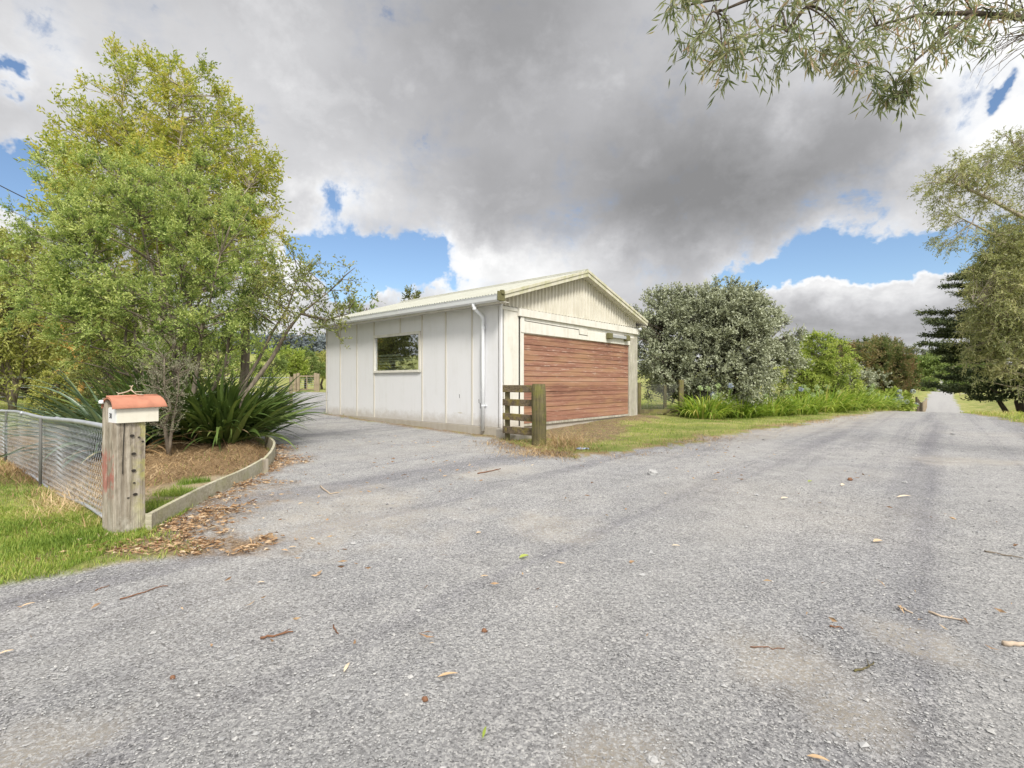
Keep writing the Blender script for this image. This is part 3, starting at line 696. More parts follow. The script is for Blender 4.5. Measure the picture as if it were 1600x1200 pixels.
BN = PN+pa*.022-pb*.022
mbx = empty('mailbox', (BN[0], BN[1], .848), 0, 'cream mailbox with terracotta half-round tile roof on the old gate post', 'mailbox')
m = MB(); LX, LY, LZ = .275, .21, .118
m.obox((0, 0, 0), pa*LX, pb*LY, pz*LZ); m.build('body', M['box'], mbx, bevel=.003)
m = MB(); m.obox(-pa*.0045+pb*.004+pz*.003, pa*.004, pb*(LY-.008), pz*(LZ-.008)); m.build('number_panel', M['label'], mbx)
tx = bpy.data.curves.new('number', 'FONT'); tx.body = '38'; tx.size = .055; tx.extrude = .0006; tx.align_x = 'CENTER'; tx.offset = .0012
to = bpy.data.objects.new('number_tmp', tx); COL.objects.link(to)
dg = bpy.context.evaluated_depsgraph_get(); dg.update(); me = bpy.data.meshes.new_from_object(to.evaluated_get(dg))
bpy.data.objects.remove(to)
no = bpy.data.objects.new('house_number', me); COL.objects.link(no); no.parent = mbx; me.materials.clear(); me.materials.append(M['ink'])
no.matrix_local = Matrix(((-pb[0], 0, -pa[0], 0), (-pb[1], 0, -pa[1], 0), (0, 1, 0, 0), (0, 0, 0, 1)))
no.location = Vector(-pa*.006+pb*.115+pz*.036)
# barrel tile roof
m = MB(); n = 22; L_ = .355; prof = []
for k in range(n+1):
    t = math.pi*k/n; b = LY/2-math.cos(t)*(LY/2+.025); z = LZ-.008+math.sin(t)*.088
    prof.append((b, z))
out = [(b, z) for b, z in prof]; nibk = 15
inn = [(LY/2+(b-LY/2)*.90, LZ-.008+(z-LZ+.008)*.86) for b, z in prof]
ring = out+inn[::-1]
sec = []
for q, a in enumerate((-.03, L_-.03)):
    for b, z in ring:
        skew = .0 if q == 0 else .0; sec.append(up(a-(z-LZ)*.25*(1 if q else -.2), b, z+.006*q))
nn = len(ring); m.V.append(np.array(sec)); m.n = 2*nn; m.T.append(np.full(2*nn, .5))
m.F.append(np.array([[k, (k+1) % nn, nn+(k+1) % nn, nn+k] for k in range(nn)])); 
m.F.append(np.array([[k, k+1, nn-2-k, nn-1-k] for k in range(n)])); m.F.append(np.array([[nn+k, nn+nn-1-k, nn+nn-2-k, nn+k+1] for k in range(n)]))
tile = m.build('tile_roof', M['terracotta'], mbx, bevel=.002)
m = MB(); m.tube([up(-.03, LY*.56, LZ+.080), up(L_-.05, LY*.56, LZ+.086)], .011, 8); m.build('tile_rib', M['terracotta'], tile, smooth=True)
m = MB(); m.box(-.018, .018, -.018, .018, 0, .03); o = m.build('insulator_knob', M['label'], gp0, bevel=.01); o.location = Vector(up(-.01, .19, .985))
# driftwood twig on top
tw = empty('forked_twig', Vector(BN+pz*1.055+pa*.10+pb*.18), 0, 'pale gnarled twig resting on the terracotta tile roof', 'twig')
tp = P
for pl in ([(184, 613, .006), (186, 609, .005), (192, 608, .005), (199, 606, .005), (205, 603, .005), (206, 598, .004), (208, 596, .003)], [(205, 603, .005), (209, 607, .004), (215, 606, .003), (222, 606, .002)], [(186, 609, .004), (182, 607, .002)], [(206, 598, .004), (202, 597, .002)], [(209, 607, .003), (213, 610, .003), (224, 611, .003)]):
    m = MB(); m.tube([P(a, b+6, 4.0)-np.array(tw.location) for a, b, _ in pl], [c*1.1 for _, _, c in pl], 7); m.build('branch', M['deadwood'], tw, smooth=True)

# chain link fence
F0 = np.array([-3.195, 3.99]); fd = norm(np.array([-.775, .632])); FL = 8.6
fence = empty('chain_link_fence', GP(*F0), 0, 'sagging galvanised chain link fence with round top pipe beside the mailbox', 'fence')
fb = np.array(fence.location)
def fpt(t, z, off=0): return np.array([F0[0]+fd[0]*t-fd[1]*off, F0[1]+fd[1]*t+fd[0]*off, z])-fb
ztop = lambda t: .806-.014*t+.01*math.sin(t*1.7)
m = MB(); m.tube([fpt(t, ztop(t), .012*math.sin(t*1.1)) for t in np.linspace(-.03, FL, 40)], .021, 12); m.build('top_pipe', M['galv'], fence, smooth=True)
m = MB(); m.tube([fpt(t, .075-.02*t+.02*math.sin(t*2.3)) for t in np.linspace(0, FL, 40)], .014, 8); m.build('bottom_pipe', M['galv'], fence, smooth=True)
for t in (2.6, 5.3):
    m = MB(); m.tube([fpt(t, ztop(t)+.0, .03), fpt(t+.03, -.2, .03)], .015, 10); m.build('fence_post', M['gmesh'], fence, smooth=True)
for t in (1.9, 4.1, 6.0):
    m = MB(); m.tube([fpt(t, ztop(t)), fpt(t+.05, ztop(t+.05))], .026, 12); m.build('pipe_sleeve', M['galv'], fence, smooth=True)
# woven mesh: each wire zigzags up the fence and bulges a little
cell = .052; ncol = int(FL/cell); nrow = 28
V = []; F = []; wr = .0017
tt0 = np.arange(ncol)*cell; rows = np.arange(nrow+1)
for ph in (0, 1):
    tq = tt0[:, None]+cell*.5*(((rows[None]+ph) % 2))*1.0+.0*rows[None]
    tq = tq+.05*np.sin(tq*2.1)*(1-rows/nrow)[None]
    zt = .806-.014*tq-.01; zb = .075-.02*tq
    zq = zb+(zt-zb)*(rows/nrow)[None]
    bulge = .03*np.sin(tq*1.3+1)*np.sin(np.pi*rows/nrow)[None]+.007*np.sin(tq*5.1)*np.sin(np.pi*rows/nrow)[None]+(.004 if ph else -.004)
    pts = np.stack([F0[0]+fd[0]*tq-fd[1]*bulge, F0[1]+fd[1]*tq+fd[0]*bulge, zq], -1)-fb
    off = np.array([[-fd[1], fd[0], 0], [fd[0]*.87, fd[1]*.87, .5], [-fd[0]*.87, -fd[1]*.87, .5]])*wr
    vv = pts[:, :, None]+off[None, None]
    V.append(vv.reshape(-1, 3))
    c = np.arange(ncol)[:, None, None]*(nrow+1)*3; r_ = np.arange(nrow)[None, :, None]*3; j = np.arange(3)[None, None]; j2 = (j+1) % 3
    F.append(np.stack([c+r_+j, c+r_+j2, c+r_+3+j2, c+r_+3+j], -1).reshape(-1, 4))
m = MB(); m.add(V[0], F[0]); m.add(V[1], F[1]); m.build('wire_mesh', M['mesh'], fence)

# garden edging boards along the bed
edge = empty('timber_edging', GP(BED[0][0], BED[0][1]), 0, 'low curved pale timber edging board around the garden bed', 'edging')
eb = np.array(edge.location)
def board(pts, ztops, name):
    m = MB(); pts = np.array([p[:2] for p in pts], float); n = len(pts); tg = norm(np.gradient(pts, axis=0)); nm = np.stack([-tg[:, 1], tg[:, 0]], -1)*.018
    V = []
    for k in range(n):
        z0 = T(*pts[k])-.10; z1 = ztops[k]
        for s_, z in ((1, z0), (-1, z0), (-1, z1), (1, z1)): V.append((*(pts[k]+nm[k]*s_-eb[:2]), z-eb[2]))
    F = [(k*4+a, k*4+(a+1) % 4, k*4+4+(a+1) % 4, k*4+4+a) for k in range(n-1) for a in range(4)]
    m.add(V, F); m.F.append(np.array([[0, 1, 2, 3], [(n-1)*4+3, (n-1)*4+2, (n-1)*4+1, (n-1)*4]])); m.build(name, M['timber'], edge, bevel=.004)
def spline(pts, n):
    pts = np.array([p[:2] for p in pts], float); t = np.linspace(0, len(pts)-1, n); out = []
    for q in t:
        i = min(int(q), len(pts)-2); f = q-i; p0 = pts[max(i-1, 0)]; p1 = pts[i]; p2 = pts[i+1]; p3 = pts[min(i+2, len(pts)-1)]
        out.append(.5*((2*p1)+(-p0+p2)*f+(2*p0-5*p1+4*p2-p3)*f*f+(-p0+3*p1-3*p2+p3)*f**3))
    return out
board(spline(BED[:5], 14), np.linspace(.135, .155, 14), 'edging_board')
b2 = spline(BED[4:], 14); board(b2, np.linspace(.135, .23, 14), 'edging_board')
for k in (4,):
    p = BED[k]; m = MB(); m.box(-.035, .035, -.02, .02, -.1, .15); o = m.build('stake', M['oldpost'], edge); o.location = (p[0]+.05-eb[0], p[1]-.03-eb[1], 0); o.rotation_euler = (0, 0, 1.2)

# chain-link side gate beyond the garage
sg = empty('wire_gate', GP(4.15, 15.9), 0, 'mossy timber framed wire gate between the garage and the grey bush', 'gate'); sb = np.array(sg.location)
posts = [(999, 15.9, .1, 1.0), (1039, 16.1, .09, .95), (1064, 16.2, .15, 1.15)]
for px, d, w_, h_ in posts:
    q = P(px, 600, d); z0 = T(q[0], q[1]); m = MB(); m.box(-w_/2, w_/2, -w_/2, w_/2, -.2, h_); o = m.build('gate_upright', M['mosspost'], sg, bevel=.01); o.location = (q[0]-sb[0], q[1]-sb[1], z0-sb[2])
qa = P(999, 600, 15.84); qb = P(1064, 600, 16.12); za = T(qa[0], qa[1])
m = MB(); m.obox((*(qa[:2]-sb[:2]), za+.02-sb[2]), (*(qb[:2]-qa[:2]), 0), (-.01, .03, 0), (0, 0, .14)); m.build('bottom_board', M['mosspost'], sg)
m = MB()
for k in range(30):
    a = k/29*1.0
    for sgn in (1, -1):
        x0, x1 = a, a+sgn*.5
        if x1 < 0 or x1 > 1: continue
        s_ = qa+(qb-qa)*x0; e_ = qa+(qb-qa)*x1
        m.tube([(*(s_[:2]-sb[:2]), za+.14-sb[2]), (*(e_[:2]-sb[:2]), za+.95-sb[2])], .004, 3, cap=False)
m.build('wire_mesh', M['gmesh'], sg)

# ------------------------------------------------------------------ vegetation
def blobpts(blobs, spacing, shell=.55, seed=1):
    """cluster centres: blobs = [(c, r)], more of them near the surface of the union"""
    r2 = np.random.default_rng(seed); out = []; od = []
    for c, r in blobs:
        c = np.asarray(c, float); r = np.asarray(r, float)
        n = max(3, int(4.19*r[0]*r[1]*r[2]/spacing**3*1.1))
        d = norm(r2.normal(size=(n, 3))); q = r2.random(n)**(1/3*(1-shell)+.02)
        k = 1+.16*np.sin(d[:, 0]*5+c[0])+.12*np.sin(d[:, 2]*7+d[:, 1]*4+c[2])
        p = c+d*r*(q*k)[:, None]
        out.append(p); od.append(d*q[:, None])
    return np.concatenate(out), np.concatenate(od)
def crown_leaves(mb, C, D, rad, ntw, nlf, L, W, up=.25, out=.7, droop=0., spread=.9, tip_tint=.0, twigs=None, twr=.004, seed=2, flat=1., tintn=.16, tb=.5):
    r2 = np.random.default_rng(seed); n = len(C)
    d = norm(D[:, None]*out+r2.normal(size=(n, ntw, 3))*spread*.6*np.array([1, 1, flat])+np.array([0, 0, up]))
    rr = rad*(.6+.7*r2.random((n, ntw, 1)))
    t = np.linspace(.18, 1, nlf)[None, None, :, None]+r2.normal(size=(n, ntw, nlf, 1))*.05
    p = C[:, None, None]+d[:, :, None]*rr[:, :, None]*t
    p[..., 2] -= droop*rad*(t[..., 0]**2)
    ld = norm(d[:, :, None]*.7+r2.normal(size=(n, ntw, nlf, 3))*.62+np.array([0, 0, -droop*.9]))
    ct = r2.normal(size=(n, 1, 1))*tintn*.8
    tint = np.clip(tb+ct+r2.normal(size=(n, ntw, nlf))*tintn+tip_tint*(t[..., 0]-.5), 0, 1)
    s = .7+.6*r2.random(n*ntw*nlf)
    leafq(mb, p.reshape(-1, 3), ld.reshape(-1, 3), L*s, W*s, tint.reshape(-1))
    if twigs is not None:
        a = np.broadcast_to(C[:, None], d.shape).reshape(-1, 3); e = (C[:, None]+d*rr).reshape(-1, 3).copy(); e[:, 2] -= droop*rad
        sd = norm(np.cross(e-a, r2.normal(size=a.shape)))*twr
        V = np.stack([a-sd, e, a+sd], 1).reshape(-1, 3); twigs.add(V, np.arange(len(V)).reshape(-1, 3))
def limbs(mb, trunks, C, r0=.02, r1=.006, sag=.15, every=1, sides=5, rise=.35):
    nodes = np.concatenate([np.array(t[0], float) for t in trunks]); rad = np.concatenate([np.array(t[1], float) for t in trunks])
    fine = []; fr = []
    for t, r in trunks:
        t = np.array(t, float); r = np.array(r, float); k = np.linspace(0, len(t)-1, len(t)*5)
        fine.append(np.stack([np.interp(k, range(len(t)), t[:, i]) for i in range(3)], -1)); fr.append(np.interp(k, range(len(t)), r))
    fine = np.concatenate(fine); fr = np.concatenate(fr)
    for c in C[::every]:
        dd = np.linalg.norm(fine-c, axis=1)+1.3*np.maximum(0, fine[:, 2]-(c[2]-rise*np.linalg.norm((fine-c)[:, :2], axis=1)))
        i = int(np.argmin(dd)); a = fine[i]; l = np.linalg.norm(c-a)
        if l < .05: continue
        mid = (a+c)/2+np.array([rng.normal()*.06, rng.normal()*.06, sag*.3])*l; rs = min(fr[i]*.8, r0*(.6+l*.45))
        tt = np.linspace(0, 1, 6)[:, None]; pts = a*(1-tt)**2+2*mid*tt*(1-tt)+c*tt**2
        mb.tube(pts, np.linspace(rs, r1, 6), sides, cap=False)
def wob(p0, p1, n=9, amp=.05, seed=0, bow=(0, 0, 0)):
    r2 = np.random.default_rng(seed); p0 = np.array(p0, float); p1 = np.array(p1, float); t = np.linspace(0, 1, n)[:, None]
    p = p0*(1-t)+p1*t+np.array(bow)*(4*t*(1-t)); w = r2.normal(size=(n, 3))*amp*np.array([1, 1, .3]); w[0] = 0
    return p+w
def plant(name, label, cat, loc, blobs, trunks, leafmat, barkmat, spacing=.5, rad=.4, ntw=7, nlf=7, L=.08, W=.03, group=None,
          shell=.55, every=1, crown='crown', twr=.004, r0=.02, kind=None, sides=5, **kw):
    seed = abs(hash(name)) % 1 + len(label)
    o = empty(name, loc, 0, label, cat, group); lo = np.array(loc, float)
    C, D = blobpts(blobs, spacing, shell, seed)
    kp = C[:, 2] > lo[2]+.05; C = C[kp]; D = D[kp]
    tb = MB()
    for t, r in trunks: tb.tube(np.array(t)-lo, r, 9)
    if every: limbs(tb, [(np.array(t)-lo, r) for t, r in trunks], C-lo, r0=r0, every=every, sides=sides)
    cm = MB(); crown_leaves(cm, C-lo, D, rad, ntw, nlf, L, W, twigs=tb, twr=twr, seed=seed, **kw)
    tb.build('trunk', barkmat, o, smooth=True); cm.build(crown, leafmat, o)
    return o
def B(px, py, d, rx, ry, rz=None):
    """crown lobe: centre from a sight line at distance d, radii given in picture units"""
    k = d/FPX; return (P(px, py, d), np.array([rx*k, (rx if rz is None else rz)*k*.9, ry*k]))

LM = {}
LM['gold'] = leaf_mat('golden_tree_leaf', [(.17, .23, .05), (.34, .40, .08), (.54, .54, .12), (.64, .54, .18)], .5, scale=.5, patch=.8)
LM['green'] = leaf_mat('fine_green_leaf', [(.08, .13, .04), (.21, .30, .08), (.40, .49, .15), (.62, .67, .26)], .42, scale=.8, patch=.6)
LM['lean'] = leaf_mat('small_oval_leaf', [(.07, .10, .03), (.16, .20, .06), (.29, .32, .09), (.40, .36, .14)], .35)
LM['willow'] = leaf_mat('yellow_willow_leaf', [(.15, .18, .04), (.28, .31, .08), (.43, .44, .13), (.54, .51, .20)], .4)
LM['pitto'] = leaf_mat('dull_green_leaf', [(.08, .09, .03), (.15, .17, .055), (.25, .26, .085), (.34, .32, .12)], .3)
LM['grey'] = leaf_mat('silver_grey_leaf', [(.13, .15, .085), (.25, .275, .175), (.35, .375, .25), (.44, .465, .33)], .15, rough=.45, spec=.5)
LM['greyshrub'] = leaf_mat('grey_shrub_leaf', [(.10, .095, .06), (.20, .20, .13), (.32, .32, .22), (.40, .40, .28)], .2)
LM['golds'] = leaf_mat('golden_shrub_leaf', [(.09, .12, .02), (.22, .26, .05), (.42, .43, .10), (.60, .56, .20)], .3)
LM['lime'] = leaf_mat('bright_green_leaf', [(.12, .18, .03), (.24, .33, .06), (.40, .48, .10), (.50, .55, .16)], .4)
LM['red'] = leaf_mat('bronze_green_leaf', [(.16, .22, .08), (.28, .34, .13), (.44, .37, .18), (.54, .36, .22)], .35, scale=.35, patch=1.1)
LM['cedar'] = leaf_mat('dark_conifer_needles', [(.03, .045, .02), (.07, .095, .04), (.125, .155, .065), (.22, .22, .10)], .1)
LM['euc'] = leaf_mat('eucalypt_leaf', [(.15, .18, .07), (.29, .32, .14), (.44, .45, .22), (.56, .52, .30)], .35, rough=.4, spec=.4)
LM['euc2'] = leaf_mat('hanging_eucalypt_leaf', [(.13, .17, .08), (.25, .29, .15), (.38, .39, .25), (.56, .38, .28)], .45, rough=.4, spec=.4)
LM['far'] = leaf_mat('far_tree_leaf', [(.10, .12, .07), (.17, .20, .11), (.25, .28, .16)], .2)
LM['farg'] = leaf_mat('far_green_leaf', [(.12, .17, .05), (.20, .27, .08), (.32, .38, .13)], .3)
LM['pine'] = leaf_mat('pine_leaf_hazed', [(.10, .125, .14), (.13, .155, .17), (.17, .19, .20)], .1)  # distance haze mixed into the leaf colour as a blue tint
LM['flax'] = leaf_mat('flax_leaf', [(.035, .065, .02), (.075, .125, .03), (.15, .21, .055), (.34, .33, .14)], .2, rough=.35, spec=.5, scale=3, patch=.3)
LM['flax2'] = leaf_mat('blue_flax_leaf', [(.05, .085, .055), (.11, .165, .10), (.20, .27, .16), (.32, .38, .22)], .2, rough=.35, spec=.5, scale=3, patch=.3)
LM['aga'] = leaf_mat('agapanthus_leaf', [(.11, .19, .03), (.24, .37, .05), (.42, .54, .10), (.64, .56, .2)], .4, rough=.4, spec=.4, scale=2, patch=.3)
LM['grass'] = leaf_mat('grass_blade', [(.13, .21, .03), (.26, .36, .06), (.42, .46, .11), (.60, .50, .25)], .35, scale=.8, patch=.9)
LM['dry'] = leaf_mat('dry_straw', [(.12, .075, .04), (.28, .18, .09), (.48, .33, .17), (.62, .48, .29)], .15, scale=1.5, patch=.4)
LM['litter'] = leaf_mat('fallen_leaf', [(.10, .055, .03), (.27, .155, .08), (.48, .33, .19), (.68, .56, .41)], .1, scale=2, patch=.4)
LM['hyd'] = leaf_mat('hydrangea_flower', [(.30, .36, .42), (.45, .50, .50), (.55, .60, .42)], .2)
LM['agaf'] = leaf_mat('agapanthus_flower', [(.34, .38, .56), (.42, .50, .40), (.42, .52, .24)], .2)

# tall golden tree at the back of the bed
d = 12.5; bx = P(250, 620, d); b0 = GP(bx[0], d)
bl = [B(265, 180, d, 88, 78), B(190, 165, d, 48, 66), B(275, 125, d, 40, 42), B(192, 118, d, 20, 24), B(160, 245, d, 66, 80), B(345, 235, d, 70, 82), B(400, 310, d+.3, 45, 75),
      B(255, 310, d, 140, 95), B(95, 262, d, 34, 46), B(425, 385, d, 24, 42), B(330, 400, d, 90, 70), B(78, 335, d, 28, 40)]
tr = []
for k, (px, py, r) in enumerate([(262, 110, .055), (195, 130, .05), (330, 200, .05), (155, 225, .045), (390, 290, .045), (290, 140, .05), (230, 180, .04), (95, 275, .04), (345, 330, .04)]):
    e = P(px, py, d+rng.normal()*.5); s0_ = b0+np.array([rng.normal()*.18, rng.normal()*.12, -.1])
    tr.append((wob(s0_, e, 10, .05, k, (-(e[0]-b0[0])*.22, 0, .1)), np.linspace(r*1.5, .012, 10)))
plant('golden_tree', 'tall many-stemmed yellow-green tree rising above the other garden foliage', 'tree', tuple(b0), bl, tr, LM['gold'], M['barkp'],
      spacing=.46, rad=.40, ntw=8, nlf=11, L=.088, W=.034, up=.45, droop=.12, out=.5, twr=.0035, shell=.45)
# bushy fine-leaved tree in front of it
d = 9.1; b0 = GP(-5.75, 8.9)
bl = [B(225, 395, d, 120, 105), B(120, 420, d, 85, 80), B(330, 420, d, 85, 92), B(190, 300, d, 88, 50), B(300, 310, d, 70, 55), B(70, 470, d, 45, 60), B(390, 440, d, 42, 62), B(230, 500, d, 125, 50), B(330, 535, d-.3, 62, 32), B(390, 370, d, 45, 45), B(110, 345, d, 60, 55), B(130, 505, d, 62, 38), B(290, 565, d, 70, 26), B(190, 550, d, 60, 30), B(400, 505, d, 30, 30)]
tr = []
for k, (px, py) in enumerate([(200, 300), (120, 380), (300, 300), (350, 400), (240, 360), (70, 450), (400, 440), (280, 420), (160, 450)]):
    e = P(px, py, d+rng.normal()*.3); s0_ = b0+np.array([rng.normal()*.22, rng.normal()*.15, -.1])
    tr.append((wob(s0_, e, 9, .05, k+20, ((b0[0]-e[0])*.12, 0, 0)), np.linspace(.05, .01, 9)))
plant('bushy_tree', 'dense soft-leaved green tree with many grey stems rising behind the dark flax', 'tree', tuple(b0), bl, tr, LM['green'], M['bark'],
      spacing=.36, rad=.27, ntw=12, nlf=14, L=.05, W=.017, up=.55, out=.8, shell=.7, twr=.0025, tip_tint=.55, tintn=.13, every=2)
# leaning tree with two bare trunks
d = 9.0; b0 = GP(-4.75, 8.75)
j1 = P(372, 640, d); a1 = P(425, 560, d); a2 = P(470, 490, d); a3 = P(515, 455, d); c2 = P(405, 560, d+.2); c3 = P(450, 480, d+.2); c4 = P(470, 420, d+.2)
tr = [(np.array([b0, P(380, 620, 8.8), a1, P(450, 515, d), a2, a3]), [.048, .042, .036, .03, .022, .01]),
      (np.array([b0+[-.15, .1, 0], P(365, 630, 9), c2, P(425, 520, 9.2), c3, c4]), [.036, .032, .028, .024, .018, .01]),
      (np.array([a2, P(510, 500, 9), P(545, 490, 9)]), [.025, .018, .008]), (np.array([a3, P(540, 430, 9), P(555, 418, 9)]), [.014, .01, .005])]
bl = [B(455, 435, d, 52, 40), B(500, 470, d, 48, 34), B(430, 490, d, 50, 35), B(530, 492, d, 24, 20), B(550, 440, d, 20, 26), B(535, 520, d, 14, 10), B(400, 460, d, 32, 34), B(470, 510, d, 45, 20), B(562, 462, d, 14, 14)]
plant('leaning_tree', 'small open-crowned tree leaning right on two bare trunks beside the garage', 'tree', tuple(b0), bl, tr, LM['lean'], M['bark'],
      spacing=.27, rad=.22, ntw=6, nlf=8, L=.055, W=.024, up=.35, out=.5, shell=.3, twr=.003, r0=.010, every=2)
# grey feathery shrub right behind the mailbox
b0 = GP(-5.05, 7.45); d = 7.45
bl = [B(262, 600, d, 34, 52), B(250, 640, d, 28, 40), B(262, 665, d, 24, 24), B(285, 560, d, 20, 28), B(240, 560, d, 20, 30)]
tr = [(wob(b0, P(255, 560, d), 7, .02, 3), np.linspace(.035, .008, 7)), (wob(b0, P(280, 580, d), 7, .02, 4), np.linspace(.025, .006, 7))]
plant('grey_shrub', 'narrow feathery grey-green shrub standing just right of the mailbox', 'shrub', tuple(b0), bl, tr, LM['greyshrub'], M['bark'],
      spacing=.17, rad=.16, ntw=7, nlf=9, L=.026, W=.009, up=.8, out=.4, shell=.3, twr=.002, crown='foliage', r0=.008)
# flax clumps
def flax(name, label, c, n, Lm, mat, az0=0, azr=math.pi, elm=.95, group=None, Wd=.055, bend=1.3, rad_=.35, dead=12):
    o = empty(name, tuple(c), 0, label, 'flax', group); m = MB()
    az = az0+rng.uniform(-azr, azr, n); r = rad_*np.sqrt(rng.random(n))
    base = np.stack([r*np.cos(az+rng.normal(size=n)*.6), r*np.sin(az+rng.normal(size=n)*.6), np.full(n, -.02)], -1)
    el = np.clip(rng.normal(elm, .28, n), .25, 1.5)
    L = Lm*rng.uniform(.65, 1.1, n); strips(m, base, az, el, L, Wd*rng.uniform(.7, 1.15, n), bend*rng.uniform(.3, 1.25, n), 9, .35, np.clip(rng.normal(.42, .17, n), 0, 1), rng.normal(size=n)*.35, basew=.55)
    m.build('leaves', mat, o, smooth=True)
    m = MB(); az = rng.uniform(-math.pi, math.pi, dead*4); k = len(az)
    strips(m, np.stack([.3*np.cos(az), .3*np.sin(az), np.zeros(k)], -1), az, rng.uniform(.1, .7, k), Lm*rng.uniform(.4, .75, k), .035, rng.uniform(.8, 1.8, k), 7, .3, rng.random(k), rng.normal(size=k)*.5)
    m.build('dead_leaves', LM['dry'], o, smooth=True); return o
flax('dark_flax', 'large dark green flax clump spilling over the end of the timber edging', GP(-5.3, 9.05), 820, 1.5, LM['flax'], elm=.86, Wd=.09, rad_=.7)
flax('spreading_flax', 'dark green flax at the foot of the bushy tree, left of the bigger clump', GP(-6.3, 9.2), 320, 1.75, LM['flax'], elm=.95, Wd=.08, rad_=.6)
flax('blue_flax', 'blue-green flax with long arching leaves directly behind the mailbox', GP(-6.0, 7.85), 190, 1.6, LM['flax2'], az0=math.pi, azr=2.2, elm=.7, Wd=.065)
# shade-loving undergrowth that closes the view beneath the trees
d = 12.2
for px, lab, bls in ((250, 'dark green undergrowth bush between the flax clumps and the tall tree', [(250, 590, 50, 34), (290, 575, 40, 36), (215, 605, 34, 26)]),
                     (165, 'dark green undergrowth bush just right of the golden shrub', [(165, 590, 34, 34), (140, 610, 26, 22), (190, 575, 30, 30)])):
    q = P(px, 600, d); b0 = GP(q[0], d)
    plant('undergrowth_bush', lab, 'bush', tuple(b0), [B(a, b, d, c, e) for a, b, c, e in bls], [(wob(b0, P(px, 590, d), 6, .04, px), np.linspace(.05, .015, 6)), (wob(b0, P(px+25, 580, d), 6, .04, px+1), np.linspace(.04, .012, 6))],
          LM['pitto'], M['barkd'], group='undergrowth below the trees', spacing=.32, rad=.3, ntw=9, nlf=8, L=.07, W=.03, crown='foliage')
# cabbage tree
cb = GP(-5.25, 9.75); hd = P(384, 488, 9.7)
o = empty('cabbage_tree', tuple(cb), 0, 'spiky-headed cabbage palm tree peeking out behind the leaning trunks', 'tree')
m = MB(); m.tube(wob(np.array([0, 0, -.1]), hd-cb, 7, .02, 8), np.linspace(.09, .07, 7), 10); m.build('trunk', M['bark'], o, smooth=True)
m = MB(); n = 240; az = rng.uniform(-math.pi, math.pi, n); strips(m, np.tile(hd-cb, (n, 1)), az, rng.uniform(-.9, 1.5, n), rng.uniform(.45, .75, n), .036, rng.uniform(.1, .9, n), 6, .25, np.clip(rng.normal(.55, .2, n), 0, 1))
m.build('crown', LM['flax'], o)
# golden conifer-like shrub on the lawn
b0 = GP(-11.3, 12.6); d = 12.6
bl = [B(88, 608, d, 24, 28), B(76, 630, d, 26, 18), B(103, 628, d, 18, 20), B(92, 584, d, 11, 14)]
plant('golden_shrub', 'rounded golden-yellow shrub on the lawn beyond the chain link fence', 'shrub', tuple(b0), bl, [(wob(b0, P(90, 590, d), 6, .02, 5), np.linspace(.06, .02, 6))], LM['golds'], M['barkd'],
      spacing=.17, rad=.15, ntw=11, nlf=8, L=.038, W=.022, up=.3, out=.9, shell=.6, crown='foliage', tip_tint=.5)
# trees on the far left
for i, (px, d, bls, mat, lab, bm, kw) in enumerate([
    (20, 16.5, [(15, 430, 60, 75), (60, 500, 65, 62), (0, 530, 60, 55), (-70, 470, 70, 120), (60, 400, 36, 46), (30, 575, 50, 25)], 'willow', 'yellowish willow-like tree at the left edge of the photo', 'bark', dict(droop=.5, up=.2)),
    (118, 15.5, [(120, 500, 50, 60), (150, 440, 45, 50), (95, 555, 32, 26), (160, 540, 30, 30)], 'willow', 'yellow-leaved tree with an orange lichen-covered trunk beside the golden shrub', 'barko', dict(droop=.4, up=.2)),
    (176, 14.5, [(185, 500, 60, 45), (210, 550, 40, 30), (160, 545, 30, 24), (250, 520, 50, 40)], 'pitto', 'dull green tree with a dark crooked trunk behind the blue flax', 'barkd', dict()),
    (70, 25, [(70, 520, 70, 60), (0, 550, 80, 50), (140, 545, 60, 48), (30, 590, 70, 20), (130, 588, 60, 18)], 'pitto', 'dark shady tree filling the background behind the golden shrub', 'barkd', dict()),
    (230, 27, [(240, 560, 55, 40), (300, 560, 60, 40), (200, 550, 50, 40)], 'farg', 'light green tree glimpsed between stems behind the flax', 'bark', dict()),
    (340, 24, [(350, 545, 45, 26), (395, 572, 40, 20), (310, 550, 35, 26)], 'lime', 'lime-green bushy tree seen behind the leaning trunks', 'bark', dict())]):
    q = P(px, 600, d); b0 = GP(q[0], d)
    trs = [(wob(b0, P(px+dx, py, d), 7, .06, i*5+k), np.linspace(.11 if k == 0 else .07, .02, 7)) for k, (dx, py) in enumerate([(-4, 500), (28, 515), (-25, 520)])]
    if bm == 'barko': trs = [(np.array([b0, P(127, 600, d), P(122, 560, d), P(100, 520, d), P(85, 480, d)]), [.10, .09, .08, .07, .05]), (np.array([P(122, 560, d), P(140, 500, d), P(150, 440, d)]), [.06, .04, .02])]
    plant('background_tree', lab, 'tree', tuple(b0), [B(a, b, d, c, e) for a, b, c, e in bls], trs, LM[mat], M[bm], group='trees beyond the garden bed',
          spacing=.5*d/15, rad=.5*d/15, ntw=10, nlf=9, L=.12*d/15, W=.045*d/15, shell=.5, **kw)
